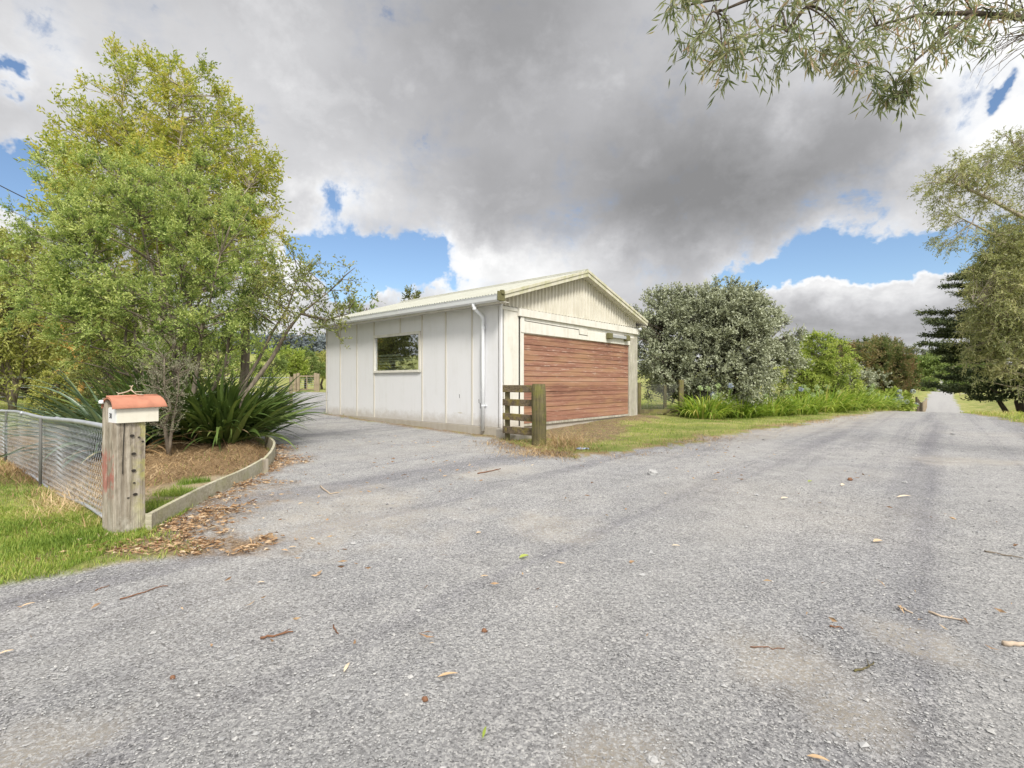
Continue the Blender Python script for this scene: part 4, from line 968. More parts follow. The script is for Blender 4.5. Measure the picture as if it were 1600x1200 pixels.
# yard trees behind the gate, seen left of the garage, and tops over the roof
for i, (px, d, bls, mat, lab) in enumerate([
    (455, 41, [(455, 562, 20, 18), (462, 578, 18, 14)], 'lime', 'bright lime bush left of the far yard gate'),
    (478, 43, [(478, 566, 16, 18), (486, 580, 20, 12)], 'farg', 'grey-green bush directly behind the far yard gate'),
    (503, 46, [(505, 568, 18, 14), (520, 575, 20, 14)], 'willow', 'yellowish bush between the far gate and the garage corner'),
    (648, 34, [(645, 464, 9, 7), (655, 470, 10, 6), (640, 475, 12, 12)], 'pitto', 'small dark treetop showing above the garage roof ridge'),
    (573, 28, [(570, 478, 9, 7), (560, 484, 14, 8)], 'farg', 'green treetop showing above the far end of the garage roof'),
    (430, 38, [(425, 570, 18, 14), (410, 578, 18, 12)], 'farg', 'soft green bush behind the tips of the dark flax')]):
    q = P(px, 600, d); b0 = GP(q[0], d)
    plant('yard_tree', lab, 'tree', tuple(b0), [B(a, b, d, c, e) for a, b, c, e in bls], [(wob(b0, P(bls[0][0], bls[0][1]+4, d), 6, .06, i), np.linspace(.12, .03, 6))], LM[mat], M['barkd'], group='trees behind the garage',
          spacing=.42, rad=.4, ntw=9, nlf=8, L=.16, W=.06, shell=.5)

# big silver-grey bush and the hedge to its right
d = 18.2; b0 = GP(7.3, 18.2)
bl = [B(1115, 555, d, 100, 78), B(1070, 520, d, 70, 68), B(1160, 520, d, 66, 56), B(1115, 503, d, 84, 46), B(1040, 570, d-.4, 52, 48), B(1185, 580, d, 48, 46), B(1100, 595, d-.6, 80, 40), B(1010, 540, d-1.2, 20, 42), B(1150, 495, d, 50, 34), B(1205, 530, d, 34, 50), B(1035, 495, d, 42, 34), B(1112, 488, d, 72, 26)]
trs = [(wob(b0+np.array([k*.3-.6, 0, 0]), P(px, py, d), 7, .05, k), np.linspace(.09, .02, 7)) for k, (px, py) in enumerate([(1050, 520), (1100, 480), (1150, 500), (1190, 540), (1120, 540)])]
plant('silver_bush', 'huge rounded silver-grey bush standing right of the garage', 'bush', tuple(b0), bl, trs, LM['grey'], M['barkd'], spacing=.46, rad=.33, ntw=12, nlf=9, L=.085, W=.042,
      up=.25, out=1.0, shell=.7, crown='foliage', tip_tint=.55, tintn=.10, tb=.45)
hedge = [
    (1268, 21.5, [(1262, 575, 38, 42), (1292, 558, 36, 28), (1305, 592, 36, 32), (1240, 595, 30, 32), (1275, 605, 40, 22)], 'lime', 'bright green shrub with arching stems right of the silver bush', dict(L=.10, W=.035, droop=.4)),
    (1290, 27.5, [(1275, 545, 24, 18), (1300, 548, 16, 14)], 'farg', 'pale green treetop peeping over the bright green shrub', dict()),
    (1372, 27.5, [(1372, 572, 42, 34), (1345, 560, 40, 24), (1400, 590, 26, 32), (1385, 560, 26, 16), (1360, 600, 40, 20)], 'red', 'rounded bronze-tinged shrub at the right end of the hedge', dict(shell=.75)),
    (1325, 24.5, [(1335, 590, 24, 18), (1355, 600, 24, 16)], 'grey', 'pale grey-leaved shrub between the bright green and bronze shrubs', dict())]
for i, (px, d, bls, mat, lab, kw) in enumerate(hedge):
    q = P(px, 600, d); b0 = GP(q[0], d); k2 = dict(L=.10, W=.05, shell=.65); k2.update(kw)
    plant('hedge_shrub', lab, 'shrub', tuple(b0), [B(a, b, d, c, e) for a, b, c, e in bls], [(wob(b0, P(bls[0][0], bls[0][1], d), 6, .05, i), np.linspace(.08, .02, 6)), (wob(b0, P(bls[1][0], bls[1][1], d), 6, .05, i+3), np.linspace(.06, .02, 6))],
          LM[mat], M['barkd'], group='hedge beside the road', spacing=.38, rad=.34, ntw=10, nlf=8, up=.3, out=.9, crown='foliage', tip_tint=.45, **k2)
# blue hydrangea at the end of the hedge
b0 = GP(*G(1392, 640)[:2]); hb = GP(18.3, 24.5)
o = empty('hydrangea', tuple(hb), 0, 'low hydrangea with pale blue-green flower heads at the foot of the bronze shrub', 'shrub')
m = MB(); C, D = blobpts([((0, 0, .45), (.9, .6, .5))], .22, .6, 5); crown_leaves(m, C, D, .2, 8, 6, .13, .08, seed=9); m.build('foliage', LM['lime'], o)
for k in range(14):
    a = rng.uniform(-1, 1); q = np.array([a*.95, -.45-rng.random()*.25, .35+rng.random()*.65]); f = MB(); n = 90; dd = norm(rng.normal(size=(n, 3)))
    leafq(f, q+dd*.09, norm(np.cross(dd, rng.normal(size=(n, 3)))), np.full(n, .06), np.full(n, .05), rng.random(n)); f.build('flower_head', LM['hyd'], o)

# agapanthus clumps
al = ['broad agapanthus clump with yellowing leaves beside the wire gate', 'agapanthus clump directly below the middle of the silver bush', 'agapanthus clump with one pale blue flower under the right side of the silver bush',
      'agapanthus clump below the bright green shrub', 'agapanthus clump with seed heads, just left of the brightest yellow-green clump', 'brightest yellow-green agapanthus clump near the hydrangea', 'small agapanthus clump next to the hydrangea']
ap = [(1100, 655, 1.0), (1160, 652, .85), (1205, 645, 1.0), (1250, 642, 1.05), (1290, 637, 1.3), (1330, 633, 1.4), (1368, 631, 1.1)]
for i, ((px, py, s), lab) in enumerate(zip(ap, al)):
    d = [15.9, 16.6, 17.4, 18.4, 19.9, 21.2, 22.6][i]; q = P(px, 600, d); c = GP(q[0], q[1]); o = empty('agapanthus', tuple(c), 0, lab, 'agapanthus', 'agapanthus clumps along the hedge')
    m = MB(); n = 300; az = rng.uniform(-math.pi, math.pi, n); r = .42*np.sqrt(rng.random(n))*s
    base = np.stack([r*np.cos(az)*1.5, r*np.sin(az)*.9, np.zeros(n)], -1)
    strips(m, base, az, rng.uniform(.65, 1.5, n), rng.uniform(.7, 1.15, n)*s, .05, rng.uniform(1.0, 2.8, n), 7, .3, np.clip(rng.normal(.45, .25, n), 0, 1)); m.build('leaves', LM['aga'], o, smooth=True)
    for k in range(7):
        a = rng.uniform(-.8, .8); hz = rng.uniform(.65, 1.05); e = np.array([a, rng.uniform(-.5, .3), hz])
        f = MB(); f.tube([(a*.8, e[1]*.8, 0), e], .007, 5); st = f.build('flower_stem', LM['aga'], o)
        f = MB(); n = 60; dd = norm(rng.normal(size=(n, 3))); leafq(f, e+dd*.02, dd, np.full(n, .085), np.full(n, .022), np.clip(rng.normal(.1 if (i in (2, 0) and k < 2) else .95, .1, n), 0, 1)); f.build('flower_head', LM['agaf'], st)

# dark layered conifer on the right
d = 29.; b0 = GP(29.4, d)
o = empty('layered_conifer', tuple(b0), 0, 'broad dark conifer with layered horizontal branches beside the far bend of the road', 'tree'); lo = b0
tb = MB(); cm = MB(); top = P(1602, 385, d)
ax = wob(b0-[0, 0, .2], top, 10, .08, 2); tb.tube(ax-lo, np.linspace(.22, .05, 10), 10)
tb.tube(wob(GP(28.6, 29, -.2), P(1548, 598, d), 5, .03, 4)-lo, np.linspace(.15, .08, 5), 8)
r2 = np.random.default_rng(12)
for k in range(165):
    h = r2.random()**.8; z = (b0[2]+1.25)*(1-h)+top[2]*h; az = r2.uniform(-math.pi, math.pi)
    Lb = (5.6*(1-h)**.5+.8)*r2.uniform(.55, 1.08); a = np.array([np.interp(z, ax[:, 2], ax[:, 0]), np.interp(z, ax[:, 2], ax[:, 1]), z])
    t = np.linspace(0, 1, 9)[:, None]; dirv = np.array([math.cos(az), math.sin(az), 0]); pts = a+dirv*Lb*t+np.array([0, 0, 1])*(Lb*.10*t**2-.10*Lb*t)
    tb.tube(pts-lo, np.linspace(.06, .012, 9), 4, cap=False)
    n = int(14+Lb*9); tq = r2.uniform(.22, 1.0, n); c = np.stack([np.interp(tq, t[:, 0], pts[:, i]) for i in range(3)], -1)
    sidev = np.array([-math.sin(az), math.cos(az), 0]); sp = r2.normal(size=n)*.32*(1.2-tq)*min(Lb, 3)*.5
    c = c+sidev*sp[:, None]+np.array([0, 0, 1])*(r2.normal(size=n)*.05)[:, None]
    crown_leaves(cm, c-lo, np.tile(dirv, (n, 1)), .42, 5, 6, .17, .055, up=.18, out=1.0, spread=.9, flat=.28, seed=k+1, tintn=.18, tb=.33+.3*h)
tb.build('trunk', M['barkd'], o, smooth=True); cm.build('crown', LM['cedar'], o)
# pale eucalypt hanging in front of it from the right edge
d = 22.; q = P(1660, 600, d); b0 = GP(q[0], d)
bl = [B(1585, 420, d, 45, 70), B(1560, 480, d, 50, 60), B(1600, 530, d, 45, 60), B(1530, 545, d+1, 30, 42), B(1490, 275, d, 42, 24), B(1470, 300, d, 28, 18), B(1530, 260, d, 40, 26), B(1580, 235, d, 34, 30), B(1495, 335, d, 30, 16), B(1500, 365, d, 30, 22), B(1555, 300, d, 40, 18), B(1650, 400, d, 60, 110), B(1575, 370, d, 46, 34), B(1640, 250, d, 40, 60), B(1590, 580, d, 30, 26), B(1545, 430, d, 34, 34), B(1605, 470, d, 50, 60), B(1520, 520, d+1, 24, 30)]
trs = [(wob(b0, P(1650, 380, d), 8, .1, 1), np.linspace(.3, .16, 8)), (np.array([P(1650, 400, d), P(1600, 340, d), P(1545, 310, d), P(1490, 285, d), P(1455, 285, d)]), [.12, .09, .07, .04, .02]),
       (np.array([P(1650, 450, d), P(1600, 400, d), P(1540, 360, d), P(1500, 340, d)]), [.11, .08, .05, .02]), (np.array([P(1640, 560, d), P(1590, 520, d), P(1550, 480, d), P(1520, 470, d)]), [.12, .08, .05, .02]),
       (np.array([P(1650, 380, d), P(1630, 300, d), P(1590, 230, d), P(1570, 210, d)]), [.12, .09, .05, .02])]
plant('roadside_eucalypt', 'pale olive eucalypt with airy drooping foliage at the right edge of the photo', 'tree', tuple(b0), bl, trs, LM['euc'], M['barkp'], spacing=.50, rad=.5, ntw=8, nlf=10, L=.13, W=.034,
      up=.15, out=.5, droop=.35, shell=.35, r0=.03, twr=.006, every=2)
# near eucalypt: trunk outside the frame, boughs hanging into the top of the view
b0 = GP(9.6, 4.2); o = empty('overhanging_eucalypt', tuple(b0), 0, 'near eucalypt whose leafy boughs hang into the top right of the photo', 'tree'); lo = b0
tb = MB(); cm = MB(); tb.tube(wob(b0-[0, 0, .3], (9.9, 4.6, 9.5), 9, .06, 3)-lo, np.linspace(.36, .18, 9), 14)
D0 = 5.6
boughs = [[(9.8, 4.4, 5.0), P(1700, 20, 6.6), P(1600, 28, 6.2), P(1520, 20, 6.0), P(1440, 22, 5.8), P(1370, 40, 5.7)],
          [(9.8, 4.4, 6.0), P(1560, -40, 5.8), P(1400, -40, 5.5), P(1280, -30, 5.2), P(1180, -5, 5.0), P(1120, 20, 4.9)],
          [P(1520, 20, 6.0), P(1470, 60, 5.9), P(1430, 95, 5.8), P(1400, 135, 5.8)], [P(1340, -40, 5.4), P(1260, 10, 5.2), P(1230, 50, 5.1)], [P(1180, -10, 5.), P(1110, 0, 4.9), P(1075, 8, 4.8)]]
for b in boughs: tb.tube(np.array(b)-lo, np.linspace(.06 if len(b) > 5 else .022, .008, len(b)), 7)
cl = [(1085, 8, 30), (1110, 40, 34), (1095, 70, 26), (1140, 60, 36), (1130, 100, 22), (1165, 30, 34), (1190, 70, 30), (1215, 30, 30), (1230, 85, 22), (1250, 60, 24), (1275, 85, 16), (1150, 90, 26),
      (1290, 25, 30), (1310, 60, 26), (1320, 95, 18), (1350, 30, 34), (1345, 110, 22), (1375, 125, 24), (1400, 145, 22), (1395, 160, 14), (1380, 60, 32), (1410, 35, 34), (1425, 75, 28), (1450, 30, 34), (1460, 65, 26),
      (1490, 25, 34), (1500, 55, 26), (1540, 20, 34), (1560, 40, 24), (1590, 15, 34), (1420, 120, 12), (1240, 5, 30), (1320, 0, 30), (1400, 0, 30), (1480, 0, 30), (1560, 0, 30), (1620, 30, 40), (1060, 0, 18), (1680, 20, 40), (1330, 75, 22)]
r2 = np.random.default_rng(3); bp = np.concatenate([np.array(b) for b in boughs])
for k, (px, py, s) in enumerate(cl):
    d = 4.9+(px-1080)/520*1.2+r2.normal()*.15; c = P(px, py-s*.35, d); i = np.argmin(np.linalg.norm(bp-c, axis=1)); a = bp[i]
    t = np.linspace(0, 1, 6)[:, None]; pts = a*(1-t)+c*t+np.array([0, 0, .10])*(4*t*(1-t)); tb.tube(pts-lo, np.linspace(.010, .004, 6), 5, cap=False)
    r = s/FPX*d*1.05; n = 4
    cc = c+r2.normal(size=(n, 3))*r*.42
    crown_leaves(cm, cc-lo, norm(r2.normal(size=(n, 3))), r*.95, 4, 5, .135, .021, up=-.15, out=.5, droop=.75, spread=1., twigs=tb, twr=.0022, seed=k+50, tintn=.2, tb=.42)
for k in range(16):   # bare twigs
    a = P(1600+r2.uniform(-10, 40), 40+r2.random()*25, 6.2); e = P(1500+r2.uniform(0, 60), 70+r2.random()*75, 6.+r2.normal()*.2)
    tb.tube(wob(a, e, 6, .03, k, (0, 0, .08))-lo, np.linspace(.006, .0015, 6), 4, cap=False)
tb.build('trunk', M['barkd'], o, smooth=True); cm.build('crown', LM['euc2'], o)

# distant trees
fl = ['leftmost tufted eucalypt of the far skyline row', 'second tufted eucalypt from the left on the far skyline', 'widest tufted eucalypt on the far skyline', 'thin tufted eucalypt on the skyline right of the widest one', 'lower tufted skyline eucalypt above the round willow', 'rightmost tufted skyline eucalypt, against the dark conifer']
for i, ((px, py, s), lab) in enumerate(zip([(1338, 541, 12), (1362, 537, 13), (1388, 536, 16), (1410, 541, 11), (1430, 548, 13), (1452, 552, 12)], fl)):
    d = 175.; q = P(px, 600, d); b0 = GP(q[0], d)
    bls = [B(px+r2.uniform(-s, s), py+r2.uniform(-4, 6), d, s*.42, 3.8) for _ in range(6)]
    trs = [(wob(b0, b[0], 5, .3, i), np.linspace(.3, .1, 5)) for b in bls[:4]]
    plant('skyline_tree', lab, 'tree', tuple(b0), bls, trs, LM['far'], M['bark'], group='eucalypts on the skyline', spacing=.8, rad=.8, ntw=5, nlf=5, L=.5, W=.2, every=0, twr=.05)
for i, (px, d, bls, mat, lab) in enumerate([
    (1450, 125, [(1448, 575, 22, 12), (1462, 568, 18, 10), (1435, 570, 14, 8)], 'farg', 'round willow on the far slope above the end of the road'),
    (1480, 112, [(1480, 594, 15, 13), (1492, 600, 12, 9)], 'farg', 'dark green bush at the end of the road'),
    (1446, 108, [(1440, 598, 14, 8), (1452, 602, 12, 7)], 'farg', 'light green bush left of the far end of the road'),
    (1520, 118, [(1515, 590, 22, 16), (1540, 586, 22, 18), (1500, 575, 18, 12)], 'farg', 'green tree seen beneath the dark conifer branches'),
    (1430, 150, [(1425, 570, 14, 12), (1400, 566, 20, 12)], 'far', 'grey-green tree behind the bronze shrub on the skyline'),
    (1475, 165, [(1475, 556, 16, 7), (1500, 552, 22, 9), (1530, 550, 22, 12)], 'far', 'grey-green treetops left of the dark conifer')]):
    q = P(px, 600, d); b0 = GP(q[0], d)
    plant('distant_tree', lab, 'tree', tuple(b0), [B(a, b, d, c, e) for a, b, c, e in bls], [(wob(b0, P(bls[0][0], bls[0][1], d), 5, .1, i), np.linspace(.4, .1, 5))], LM[mat], M['barkd'], group='trees at the end of the road',
          spacing=1.1, rad=1.0, ntw=9, nlf=7, L=.5, W=.25, every=0, shell=.6)
# pine plantation on the distant left hill: reads as one mass
m = MB(); n = 900; xx = rng.uniform(-235, -60, n); yy = rng.uniform(300, 340, n); zz = terrain(xx, yy)
for k in range(n): 
    c = np.array([xx[k], yy[k], zz[k]]); hgt = rng.uniform(7, 10); C = c+np.stack([rng.normal(size=10)*1.2, rng.normal(size=10)*1.2, np.linspace(1, hgt, 10)], -1)
    crown_leaves(m, C, norm(rng.normal(size=(10, 3))), 2.0, 2, 2, 2.2, 1.3, seed=k)
tag(m.build('pine_wood', LM['pine']), 'dark pine wood on the distant hill, leaf colour blued for haze', 'wood', kind='stuff')

# far fences and the yard gate
def fence_line(pts, label, h=1.1, wires=4, name='wire_fence', mat='farpost', pr=.05, wr=.006):
    c = GP(*pts[0]); o = empty(name, tuple(c), 0, label, 'fence')
    for p in pts:
        m = MB(); m.tube([(0, 0, -.2), (0, 0, h)], pr, 7); q = m.build('fence_post', M[mat], o); q.location = Vector(GP(*p)-c)
    for k in range(wires):
        m = MB(); m.tube([GP(*p)-c+np.array([0, 0, h*(k+.9)/wires]) for p in pts], wr, 4, cap=False); m.build('wire', M['galv'], o)
    return o
fence_line([(22.0+1.6*k*1.0, 27.5+1.9*k) for k in range(14)], 'post and wire fence running along the left side of the far road', 1.0, 4, wr=.01)
fence_line([(-26+2.4*k, 20+.15*k) for k in range(8)], 'old post and wire fence across the paddock at far left', 1.15, 3, wr=.012, pr=.07)
q = P(1408, 600, 40); fence_line([tuple((P(1500+k*16, 600, 75+k)[:2])) for k in range(9)], 'low post and rail fence across the far right paddock', 1.0, 3, wr=.03)
gc = P(480, 600, 35.5)
gt = empty('yard_gate', GP(gc[0], gc[1]), 0, 'timber and wire gate at the far end of the gravel yard', 'gate'); gb = np.array(gt.location)
for px, hh in ((461, 1.15), (466, 1.2), (493, 1.2), (497, 1.15)):
    q = P(px, 600, 35.5); m = MB(); m.box(-.09, .09, -.09, .09, -.2, hh+.1); z = m.build('gate_post', M['farpost'], gt, bevel=.02); z.location = (q[0]-gb[0], 0, T(q[0], q[1])-gb[2])
xa, xb = P(467, 600, 35.5)[0]-gb[0], P(492, 600, 35.5)[0]-gb[0]
m = MB(); m.box(xa, xb, -.03, .03, 1.05, 1.13); m.box(xa, xb, -.03, .03, .14, .2); m.box(xa, xa+.06, -.03, .03, .2, 1.05); m.box(xb-.06, xb, -.03, .03, .2, 1.05); m.box((xa+xb)/2-.025, (xa+xb)/2+.025, -.03, .03, .2, 1.05); m.build('gate_frame', M['farpost'], gt)
m = MB()
for z in (.35, .5, .65, .8, .93): m.tube([(xa, 0, z), (xb, 0, z)], .008, 4)
m.build('gate_wire', M['galv'], gt)
# overhead service line: pole outside the frame to the far corner of the garage
a = P(-160, 205, 11.5); e = P(511, 504, 15.8); t = np.linspace(0, 1, 30)[:, None]; pts = a*(1-t)+e*t-np.array([0, 0, .35])*(4*t*(1-t))
m = MB(); m.tube(pts-pts[0], .012, 6); o = m.build('overhead_cable', M['dark'], loc=tuple(pts[0])); tag(o, 'thin dark overhead cable running behind the trees to the garage eave', 'cable')

# ------------------------------------------------------------------ grass, mulch, litter, stones
def scatter(n, x0, x1, y0, y1): return rng.uniform(x0, x1, n), rng.uniform(y0, y1, n)
def grass(name, label, x, y, keep, L, W, el=(.7, 1.5), tb=.35, ts=.2, mat='grass', bend=(.3, 1.4), nseg=3, kind='stuff', z=None):
    x = x[keep]; y = y[keep]; n = len(x)
    if n == 0: return
    base = np.stack([x, y, terrain(x, y)-.004], -1); m = MB()
    strips(m, base, rng.uniform(-math.pi, math.pi, n), rng.uniform(*el, n), L*rng.uniform(.5, 1.3, n), W*rng.uniform(.7, 1.2, n), rng.uniform(*bend, n), nseg, 0, np.clip(tb+(fbm(x*1.1, y*1.1, 31, 3)-.5)*1.4+rng.normal(size=n)*ts, 0, 1))
    tag(m.build(name, LM[mat]), label, 'grass', kind=kind)
x, y = scatter(190000, -12, -1.6, 1.9, 10); x2, y2 = scatter(170000, -5, -1.7, 2.3, 4.6); x = np.concatenate([x, x2]); y = np.concatenate([y, y2]); g_, d_, l_, b_, gp_, pth_, sd_, sdb_, fr2, ft2 = masks(x, y)
fside = (x-F0[0])*(-fd[1])+(y-F0[1])*fd[0]     # >0 : camera side?
dens = fbm(x*1.6, y*1.6, 40, 4)
kp = (g_ < .8) & (b_ < .3) & ~((x > -2.75) & (rng.random(len(x)) < .8)) & (rng.random(len(x)) < np.clip((dens-.34)*4, .3, 1)) & (rng.random(len(x)) < np.clip(1.6-np.abs(fside)*0-l_*1.2, 0, 1))
grass('verge_grass', 'short green grass on the verge in front of the chain link fence', x, y, kp, .045, .0052, tb=.33, ts=.25)
x, y = scatter(60000, -30, -5, 7, 26); g_, d_, l_, b_, gp_, pth_, sd_, sdb_, fr2, ft2 = masks(x, y)
grass('lawn_grass', 'lawn grass beyond the chain link fence', x, y, (g_ < .4) & (b_ < .2), .10, .010, tb=.35)
x, y = scatter(150000, -1.5, 24, 7, 27); g_, d_, l_, b_, gp_, pth_, sd_, sdb_, fr2, ft2 = masks(x, y)
ins = (ft2 > -.2) & (ft2 < 7.6) & (fr2 > -.1) & (fr2 < 6.2)
band = (g_ < .62) & ~ins & (rng.random(len(x)) < np.clip(1-l_*1.1, 0, 1)) & (rng.random(len(x)) < np.clip(.35+np.abs(sd_)*1.6+(fbm(x*2.5, y*2.5, 55, 3)-.5)*3, .05, 1)) & (x < 21) & (rng.random(len(x)) < np.clip((fbm(x*1.5, y*1.5, 41, 4)-.30)*4, .15, 1))
grass('roadside_grass', 'green and moss-coloured grass strip in front of the garage and hedge', x, y, band, .075, .008, tb=.27, el=(.5, 1.4))
x, y = scatter(60000, 14, 46, 12, 40); g_, d_, l_, b_, gp_, pth_, sd_, sdb_, fr2, ft2 = masks(x, y)
grass('paddock_grass', 'yellowing grass on the right verge of the road', x, y, (g_ < .4), .16, .02, tb=.62)
t_ = rng.uniform(0, 8.4, 16000); o_ = rng.normal(size=16000)*.22; x = F0[0]+fd[0]*t_-fd[1]*o_; y = F0[1]+fd[1]*t_+fd[0]*o_
grass('fence_straw', 'dry brown straw caught along the foot of the chain link fence', x, y, (masks(x, y)[0] < .5) & (rng.random(16000) < np.clip((fbm(x*2, y*2, 91, 3)-.3)*4, .1, 1)), .15, .005, el=(-.1, 1.), tb=.5, mat='dry', nseg=4)
# bed: green tufts and dry mulch
x, y = scatter(60000, -4.6, -2.3, 4, 8); g_, d_, l_, b_, gp_, pth_, sd_, sdb_, fr2, ft2 = masks(x, y)
grass('bed_grass', 'small green grass tufts inside the timber-edged bed', x, y, (gp_ > .45) | ((b_ > .5) & (rng.random(len(x)) < .012)), .07, .0045, tb=.2)
x, y = scatter(52000, -9, -2.4, 3.6, 10.8); g_, d_, l_, b_, gp_, pth_, sd_, sdb_, fr2, ft2 = masks(x, y)
kp = (b_ > .5) & (gp_ < .4) & (rng.random(len(x)) > pth_*.93) & (sdb_ < -.04)
grass('dry_mulch', 'brown dry straw and leaf mulch covering the garden bed', x, y, kp, .15, .0065, el=(-.1, .55), tb=.36, ts=.28, mat='dry', bend=(-.2, .8))
t_ = rng.uniform(0, 1, 9000); k_ = np.array([(-.3, 10.2), (.25, 8.5), (1.0, 7.95), (2.3, 8.75), (4.5, 10.9), (8.0, 14.0), (12, 17.5)]); tt_ = t_*6; x = np.interp(tt_, range(7), k_[:, 0])+rng.normal(size=9000)*.28; y = np.interp(tt_, range(7), k_[:, 1])+rng.normal(size=9000)*.28
grass('edge_weeds', 'dry brown straw and weeds along the edge between grass strip and gravel', x, y, rng.random(9000) < np.clip((fbm(x*1.6, y*1.6, 56, 3)-.42)*5, 0, 1), .10, .007, el=(.0, .9), tb=.5, mat='dry')
x, y = scatter(3000, .45, 1.6, 8.3, 10.4); kp = rng.random(3000) < np.exp(-((x-.95)/.35)**2-((y-9.3)/.6)**2)
grass('dry_grass', 'tuft of long dry straw at the foot of the round post', x, y, kp, .38, .006, el=(.1, 1.1), tb=.65, mat='dry', bend=(.5, 2), nseg=5)
x, y = scatter(26000, -.4, 5.6, 8.2, 16); g_, d_, l_, b_, gp_, pth_, sd_, sdb_, fr2, ft2 = masks(x, y)
grass('door_litter', 'brown leaf litter along the foot of the red door', x, y, (l_ > .3) & ~((ft2 > -.03) & (ft2 < 8) & (fr2 > -.03)), .09, .011, el=(-.1, .4), tb=.3, ts=.25, mat='dry')
# leaf litter outside the edging
x, y = scatter(60000, -4.7, -1.2, 3.0, 9.8); g_, d_, l_, b_, gp_, pth_, sd_, sdb_, fr2, ft2 = masks(x, y)
kp = (sdb_ > .03) & (rng.random(len(x)) < l_**2*.9) & (fbm(x*5, y*5, 60, 3) > .42)
x = x[kp]; y = y[kp]
xa, ya = scatter(1100, -3.6, 4.5, 2.2, 11); ka = (masks(xa, ya)[0] > .8) & (rng.random(1100) < np.clip((fbm(xa*.8, ya*.8, 70, 3)-.42)*3+.18+.25*(xa < -1), 0, 1)); x = np.concatenate([x, xa[ka]]); y = np.concatenate([y, ya[ka]])
n = len(x); m = MB()
dz = norm(np.stack([rng.normal(size=n), rng.normal(size=n), rng.normal(size=n)*.12], -1)); s_ = rng.uniform(.4, 1.6, n)
leafq(m, np.stack([x, y, terrain(x, y)+rng.uniform(-.006, .018, n)], -1), dz, .048*s_, .012*rng.uniform(.5, 1.7, n), np.clip(rng.normal(.5, .25, n), 0, 1), .25)
tag(m.build('leaf_litter', LM['litter']), 'orange-brown bark and leaf litter strewn along the timber edging', 'litter', kind='stuff')
# loose stones on the gravel
def stones(n, rfun, size, name, label, seed=1):
    r2 = np.random.default_rng(seed); r, a = rfun(r2, n); x = r*np.sin(a); y = r*np.cos(a)
    g_, d_, l_, b_, gp_, pth_, sd_, sdb_, fr2, ft2 = masks(x, y); kp = (g_ > .75) & (r2.random(len(x)) > d_*.8) & (fbm(x*1.7, y*1.7, 77, 4)+r2.random(len(x))*.35 > .56)
    x = x[kp]; y = y[kp]; n = len(x)
    base = np.array([(1, 0, 0), (0, 1, 0), (-1, 0, 0), (0, -1, 0), (.1, .1, .8), (0, 0, -.8)], float)
    F = np.array([(0, 1, 4), (1, 2, 4), (2, 3, 4), (3, 0, 4), (1, 0, 5), (2, 1, 5), (3, 2, 5), (0, 3, 5)])
    s = size*np.exp(r2.normal(size=n)*.42)*(1+ .12*np.hypot(x, y)); v = base[None]*(1+r2.normal(size=(n, 6, 3))*.22)+r2.normal(size=(n, 6, 3))*.18
    v = v*s[:, None, None]*np.array([1, .8, .55]); th = r2.uniform(0, 6.28, n); c, q = np.cos(th)[:, None], np.sin(th)[:, None]
    vx = v[..., 0]*c-v[..., 1]*q; vy = v[..., 0]*q+v[..., 1]*c
    V = np.stack([vx+x[:, None], vy+y[:, None], v[..., 2]+(terrain(x, y)-.012+s*.12)[:, None]], -1)
    m = MB(); m.add(V.reshape(-1, 3), (np.arange(n)[:, None, None]*6+F[None]).reshape(-1, 3), np.repeat(r2.random(n), 6))
    tag(m.build(name, M['stone']), label, 'gravel', kind='stuff')
sm, nt = new_mat('loose_stone'); N = NT(nt); t = N.attr('tint')
N.out(N.bsdf(N.mix(.35, N.ramp(t, [(0, (.19, .19, .195)), (.45, (.29, .29, .295)), (.8, (.37, .366, .36)), (1, (.47, .455, .43))]), N.ramp(N.noise(N.obj(), 60, 3), [(.3, (.2, .2, .2)), (.7, (.5, .5, .48))])), .9)); M['stone'] = sm
stones(95000, lambda r, n: (1.2+5.5*r.random(n)**1.1, np.radians(r.uniform(-50, 50, n))), .0024, 'loose_gravel', 'small loose grey stones over the road near the camera', 1)
stones(3500, lambda r, n: (1.2+16*r.random(n), np.radians(r.uniform(-50, 52, n))), .0055, 'coarse_gravel', 'coarser pale stones scattered over the gravel', 2)

